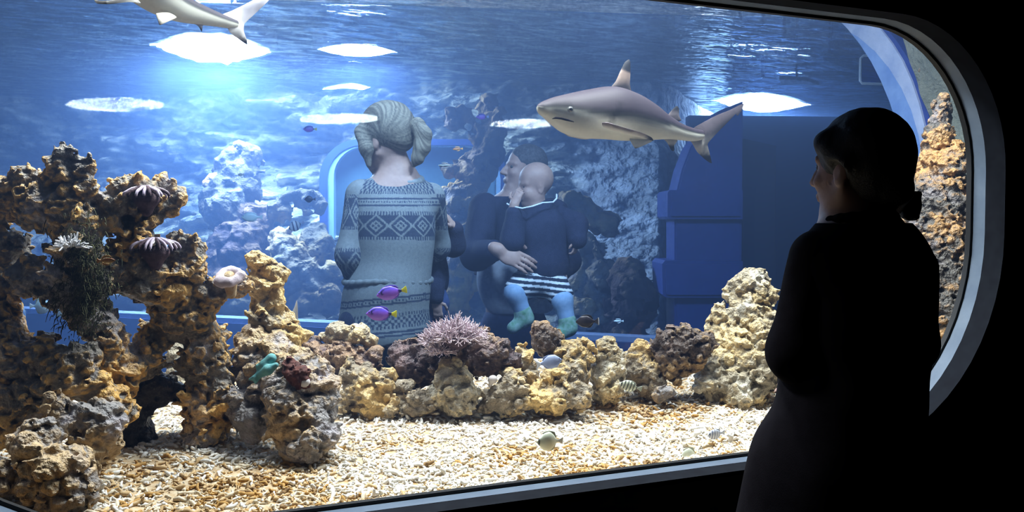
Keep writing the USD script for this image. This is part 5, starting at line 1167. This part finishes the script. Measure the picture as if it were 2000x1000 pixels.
    for a, b, c2 in ((shl, el, wl), (shr, er, wr)):
        SL = Field().chain([a, b, b + (c2 - b) * .9], [.060, .058, .045], .03)
        v, f = SL.mesh(.0042, wrinkle(9, .006, 6)); ax2 = np.array([*((a + b) / 2)[:2], 0])
        py, s = pattern(v, ax2, Z); w = knit_bands(py, s * .7, True); obj('sleeve', (v, f), M['garment'], t, color=np.where(w[:, None], INK, CREAM))
    ring = [neck0 - [0, 0, .012] + (bf * math.cos(a) * .066 + bl * math.sin(a) * .078) + [0, 0, .016 * math.cos(a + .4)] for a in np.linspace(0, 2 * math.pi, 19)]
    v, f = Field().chain(ring, [.014] * 19, .004).mesh(.004); obj('neckband', (v, f), M['garment'], sw, color=np.tile(CREAM * 1.15, (len(v), 1)))
    wb = [P(758, 548) + (bf * math.cos(a) * .142 + bl * math.sin(a) * .166) + [0, 0, .004 * math.sin(3 * a)] for a in np.linspace(0, 2 * math.pi, 31)]
    v, f = Field().chain(wb, [.010] * 31, .01).mesh(.0045); obj('waist_fold', (v, f), M['garment'], sw, color=np.tile(CREAM * .75, (len(v), 1)))
    Tr = Field(); legs(Tr, [pel - [0, 0, .05] + bl * .085, pel - [0, 0, .05] - bl * .085], feet, bf, (.098, .070, .060)); obj('trousers', Tr.mesh(.010, clip=lambda p: FLOOR + .07 - p[:, 2]), M['navy'], t, smooth=True)
    shoes(t, feet, bf)
    # the child she carries on her front
    t2 = thing('person', 'child in navy clothes carried in front of the sweater woman, one pale hand showing', 'person', P(845, 650, 3.9))
    Zc = 3.92
    F = Field(); hc2 = P(800, 395, Zc + .06); R2, k2, ey2 = head(F, hc2, RGT * .2 + FH, .74)
    F.chain([hc2 - [0, 0, .05], P(818, 455, Zc)], [.036, .05], .02).chain([P(822, 470, Zc), P(832, 545, Zc)], [.085, .085], .03)
    sh = P(842, 462, Zc - .06); eb = P(884, 478, Zc - .08); wr2 = P(888, 446, Zc - .12)
    F.chain([sh, eb, wr2], [.036, .03, .022], .02); hand(F, wr2, -RGT * .35 + np.array([0, 0, .55]) + T_ * .2, RGT * .8 + [0, 0, .2], .72, .7, 1, 1.1)
    sh3, eb3, wr3 = P(834, 500, Zc - .05), P(846, 560, Zc - .08), P(852, 585, Zc - .1)
    F.chain([sh3, eb3, wr3], [.034, .028, .020], .02); hand(F, wr3, -np.array([0, 0, 1.]) + RGT * .1, T_, .55, .6, 1, 1.1)
    kn, an = P(846, 590, Zc - .02), P(842, 640, Zc - .03); F.chain([P(832, 550, Zc), kn, an], [.060, .046, .036], .03).s(an, an + T_ * .06 - RGT * .02, .034, .026, .02)
    kn2, an2 = P(815, 590, Zc + .05), P(815, 640, Zc + .05); F.chain([P(822, 550, Zc + .04), kn2, an2], [.060, .046, .036], .03).s(an2, an2 + FH * .05, .034, .026, .02)
    obj('body', F.mesh(.005), M['skin'], t2, smooth=True); eyes_of(t2, ey2, .7)
    C2 = Field().chain([P(818, 452, Zc), P(830, 545, Zc)], [.090, .100], .03).chain([sh, eb, eb + (wr2 - eb) * .9], [.048, .046, .034], .03).chain([sh3, eb3, eb3 + (wr3 - eb3) * .9], [.046, .04, .030], .03)
    obj('coat', C2.mesh(.005, wrinkle(18, .006, 8)), M['navy'], t2, smooth=True)
    TR = Field().chain([P(832, 550, Zc), kn, kn + (an - kn) * .8], [.074, .060, .048], .03).chain([P(822, 550, Zc + .04), kn2, kn2 + (an2 - kn2) * .8], [.074, .060, .048], .03)
    obj('trousers', TR.mesh(.005, wrinkle(18, .005, 9)), M['jeans'], t2, smooth=True)
    BO = Field().s(kn + (an - kn) * .55, an - [0, 0, .01], .052, .046).s(an - [0, 0, .02], an + T_ * .09 - [0, 0, .03], .042, .032)
    obj('boot', BO.mesh(.005), M['navy'], t2, smooth=True)
    H2 = Field().e(k2(-.012, 0, .05), np.array([.10, .084, .085]) * .74, R2, .01); H2.e(k2(.12, 0, -.02), np.array([.06, .08, .09]) * .74, R2, .004, cut=True); obj('hair', H2.mesh(.005), M['hair_dark'], t2, smooth=True)
sweater_woman()

# --- the man with the baby on his arm
def man_and_baby():
    Z = 4.62; P = lambda a, b, z=Z: at(a, b, z)
    t = thing('person', 'man in a dark jacket and jeans with a baby on his arm', 'person', (*P(1000, 640)[:2], FLOOR))
    bf = -RGT * .72 + T_ * .68; bf /= np.linalg.norm(bf); bl = np.cross([0, 0, 1.], bf); Rb = np.stack([bf, bl, [0, 0, 1.]], 1)
    hc = P(1022, 334, 4.70); hf = -RGT * .92 + T_ * .38
    F = Field(); R, k, ey = head(F, hc, hf, 1.0, .10)
    neck0 = P(1020, 385, 4.70); chest = P(990, 460, 4.72); waist = P(1000, 560, 4.72); pel = P(1005, 630, 4.72)
    F.chain([hc - [0, 0, .04], neck0, neck0 - [0, 0, .06]], [.056, .058, .08], .03)
    F.e(chest, (.12, .17, .22), Rb, .06).e(waist, (.12, .15, .18), Rb, .08).e(pel, (.12, .16, .15), Rb, .08)
    sh1, e1, w1 = P(946, 408, 4.62), P(930, 498, 4.46), P(973, 488, 4.25)
    sh2, e2, w2_ = P(1070, 415, 4.86), P(1105, 510, 4.75), P(1072, 552, 4.55)
    F.s(neck0 - [0, 0, .07], sh1, .06, .055, .05).s(neck0 - [0, 0, .07], sh2, .06, .055, .05)
    F.chain([sh1, e1, w1], [.054, .046, .031], .02).chain([sh2, e2, w2_], [.054, .046, .031], .02)
    hand(F, w1, RGT * .82 - np.array([0, 0, .42]) + T_ * .02, T_ * .8 + np.array([0, 0, .35]), 1.15, .28, 1)
    hand(F, w2_, -RGT * .9 - np.array([0, 0, .1]), T_ * .8 - [0, 0, .3], 1.0, .5, 1)
    base = np.array([*pel[:2], FLOOR]); feet = [base + bl * .11, base - bl * .11]
    legs(F, [pel - [0, 0, .06] + bl * .09, pel - [0, 0, .06] - bl * .09], feet, bf, (.09, .062, .048))
    obj('body', F.mesh(.0055), M['skin'], t, smooth=True); eyes_of(t, ey)
    H = Field().e(k(-.024, 0, .052), (.098, .082, .086), R, .01).e(k(-.06, 0, -.005), (.055, .066, .066), R, .03)
    H.e(k(.105, 0, -.03), (.080, .09, .108), R, .004, cut=True)
    for d in (-1, 1): H.e(k(.0, .09 * d, -.022), (.03, .022, .036), R, .004, cut=True)
    obj('hair', H.mesh(.005, wrinkle(60, .003, 3)), noisy('hair_greying', (.03, .03, .035), (.10, .10, .11), 90, .7, .4, 200), t, smooth=True)
    J = Field().e(chest + [0, 0, .0], (.140, .190, .20), Rb, .05).e(P(985, 540, 4.74), (.13, .175, .17), Rb, .06)
    J.s(neck0 - [0, 0, .05], sh1, .07, .068, .05).s(neck0 - [0, 0, .05], sh2, .07, .068, .05)
    front = P(992, 560, 4.5)
    J.e(front, (.10, .12, .13), None, .02, cut=True)
    obj('jacket', J.mesh(.006, wrinkle(9, .008, 2), clip=lambda p: np.maximum(P(960, 540)[2] - p[:, 2], p[:, 2] - neck0[2] - .002)), M['navy'], t, smooth=True)
    for a, b, c in ((sh1, e1, w1), (sh2, e2, w2_)):
        obj('sleeve', Field().chain([a, b, b + (c - b) * .82], [.076, .072, .052], .03).mesh(.006, wrinkle(12, .008, 6)), M['navy'], t, smooth=True)
    Sh = Field().e(P(985, 545, 4.66), (.125, .150, .17), Rb, .05).e(P(1010, 595, 4.68), (.125, .150, .09), Rb, .05)
    obj('shirt', Sh.mesh(.006, wrinkle(11, .007, 12), clip=lambda p: P(1000, 614)[2] + ((p - P(960, 600)) @ RGT) * .05 - p[:, 2]), M['shirt_grey'], t, smooth=True)
    Sw = Field().e(P(1052, 582, 4.52), (.09, .085, .075), None, .03)
    obj('shirt_tail', Sw.mesh(.005, wrinkle(16, .010, 13)), M['shirt_white'], t, smooth=True)
    Tr = Field(); Tr.e(pel, (.135, .175, .15), Rb, .05); legs(Tr, [pel - [0, 0, .05] + bl * .095, pel - [0, 0, .05] - bl * .095], feet, bf, (.112, .082, .070)); obj('jeans', Tr.mesh(.009, wrinkle(9, .006, 4), clip=lambda p: np.maximum(FLOOR + .06 - p[:, 2], p[:, 2] - P(1000, 604)[2])), M['jeans'], t, smooth=True)
    shoes(t, feet, bf)
    # baby
    Z = 4.40
    b = thing('person', 'bald baby in a navy hooded coat with white piping, striped shorts and pale blue tights', 'person', P(1060, 650, 4.4))
    hc = P(1044, 366, 4.42); hf = -RGT * .93 + T_ * .36
    F = Field(); R, k, ey = head(F, hc, hf, .80, -.12); F.e(k(-.02, 0, .055), np.array([.098, .086, .088]) * .82, R, .02).e(k(.05, .03, -.04), (.03, .03, .03), R, .02).e(k(.05, -.03, -.04), (.03, .03, .03), R, .02)
    nk = P(1050, 408, 4.42); F.chain([hc - [0, 0, .04], nk], [.04, .05], .03)
    ch, hip = P(1055, 450, 4.40), P(1062, 540, 4.40); F.chain([ch, hip], [.10, .105], .04)
    s1, el1, wr1 = P(1010, 430, 4.34), P(1000, 470, 4.27), P(1010, 425, 4.24)
    wr1 = P(1004, 400, 4.27); F.chain([s1, el1, wr1], [.036, .032, .022], .02); hand(F, wr1, np.array([0, 0, 1.]) * .7 + RGT * .3, T_ * .8 - RGT * .3, .56, 1.0, 1, 1.15)
    s2, el2, wr2 = P(1096, 425, 4.44), P(1124, 440, 4.38), P(1128, 468, 4.34); F.chain([s2, el2, wr2], [.036, .032, .022], .02); hand(F, wr2, -np.array([0, 0, 1.]) - RGT * .2, RGT * .7 + T_ * .5, .52, .8, -1, 1.15)
    lg = [(P(1020, 548, 4.34), P(1006, 572, 4.26), P(1026, 622, 4.28)), (P(1085, 550, 4.38), P(1098, 585, 4.30), P(1111, 640, 4.30))]
    for h_, kn, an in lg: F.chain([h_, kn, an], [.050, .038, .028], .03).s(an, an - RGT * .05 + T_ * .02 - [0, 0, .035], .028, .022, .015)
    obj('body', F.mesh(.005), M['skin'], b, smooth=True); eyes_of(b, ey, .8)
    C_ = Field().chain([P(1050, 418, 4.42), ch, P(1062, 515, 4.40)], [.085, .118, .122], .04).e(P(1078, 405, 4.48), (.075, .06, .045), None, .03)
    ct = obj('coat', C_.mesh(.005, wrinkle(14, .008, 5), clip=lambda p: p[:, 2] - P(1050, 398, 4.4)[2] - .05 * np.clip((p - P(1050, 398, 4.4)) @ RGT / .1, -.3, 1)), M['navy'], b, smooth=True)
    obj('sleeve', Field().chain([s1, el1, el1 + (wr1 - el1) * .75], [.052, .050, .036], .03).mesh(.005, wrinkle(18, .006, 7)), M['navy'], b, smooth=True)
    obj('sleeve', Field().chain([s2, el2, wr2], [.056, .055, .044], .03).mesh(.005, wrinkle(18, .006, 8)), M['navy'], b, smooth=True)
    pip = [P(a, c, z) for a, c, z in ((990, 398, 4.28), (1000, 403, 4.255), (1020, 407, 4.245), (1040, 403, 4.25), (1060, 396, 4.27), (1080, 395, 4.30), (1087, 388, 4.34), (1087, 380, 4.38))]
    obj('piping', tube(pip, .0045, 6), M['shirt_white'], ct, smooth=True)
    def stripes(v):
        z = v[:, 2] + ((v - hip) @ RGT) * .12; w = ((z / .026) % 1) < .42
        return np.where(w[:, None], (.62, .64, .66), (.02, .024, .04))
    Sf = Field()
    for h_, kn, an in lg: Sf.chain([h_ + (hip - h_) * .6, h_ + (kn - h_) * .8], [.086, .058], .04)
    v, f = Sf.mesh(.0042, wrinkle(16, .006, 9)); obj('shorts', (v, f), M['garment'], b, color=stripes(v))
    M['tights'] = noisy('tights_blue', (.22, .34, .50), (.30, .42, .58), 60, .8); M['sock'] = noisy('sock_green', (.10, .24, .12), (.30, .42, .38), 45, .9)
    for h_, kn, an in lg:
        obj('tights', Field().chain([h_ + (kn - h_) * .7, kn, an], [.050, .044, .034], .03).mesh(.0045), M['tights'], b, smooth=True)
        obj('sock', Field().s(an + (kn - an) * .25, an, .041, .037).s(an, an - RGT * .055 + T_ * .02 - [0, 0, .04], .035, .028).mesh(.0045), M['sock'], b, smooth=True)
    m = trimesh.creation.cylinder(.012, .008); m.apply_translation([0, 0, 0]); mq = np.eye(4); mq[:3, :3] = np.stack([np.cross([0, 0, 1.], R[:, 0]), [0, 0, 1.], R[:, 0]], 1); mq[:3, 3] = k(.098, 0, -.056); m.apply_transform(mq)
    obj('dummy', m, M['tights'], b, smooth=30)
man_and_baby()
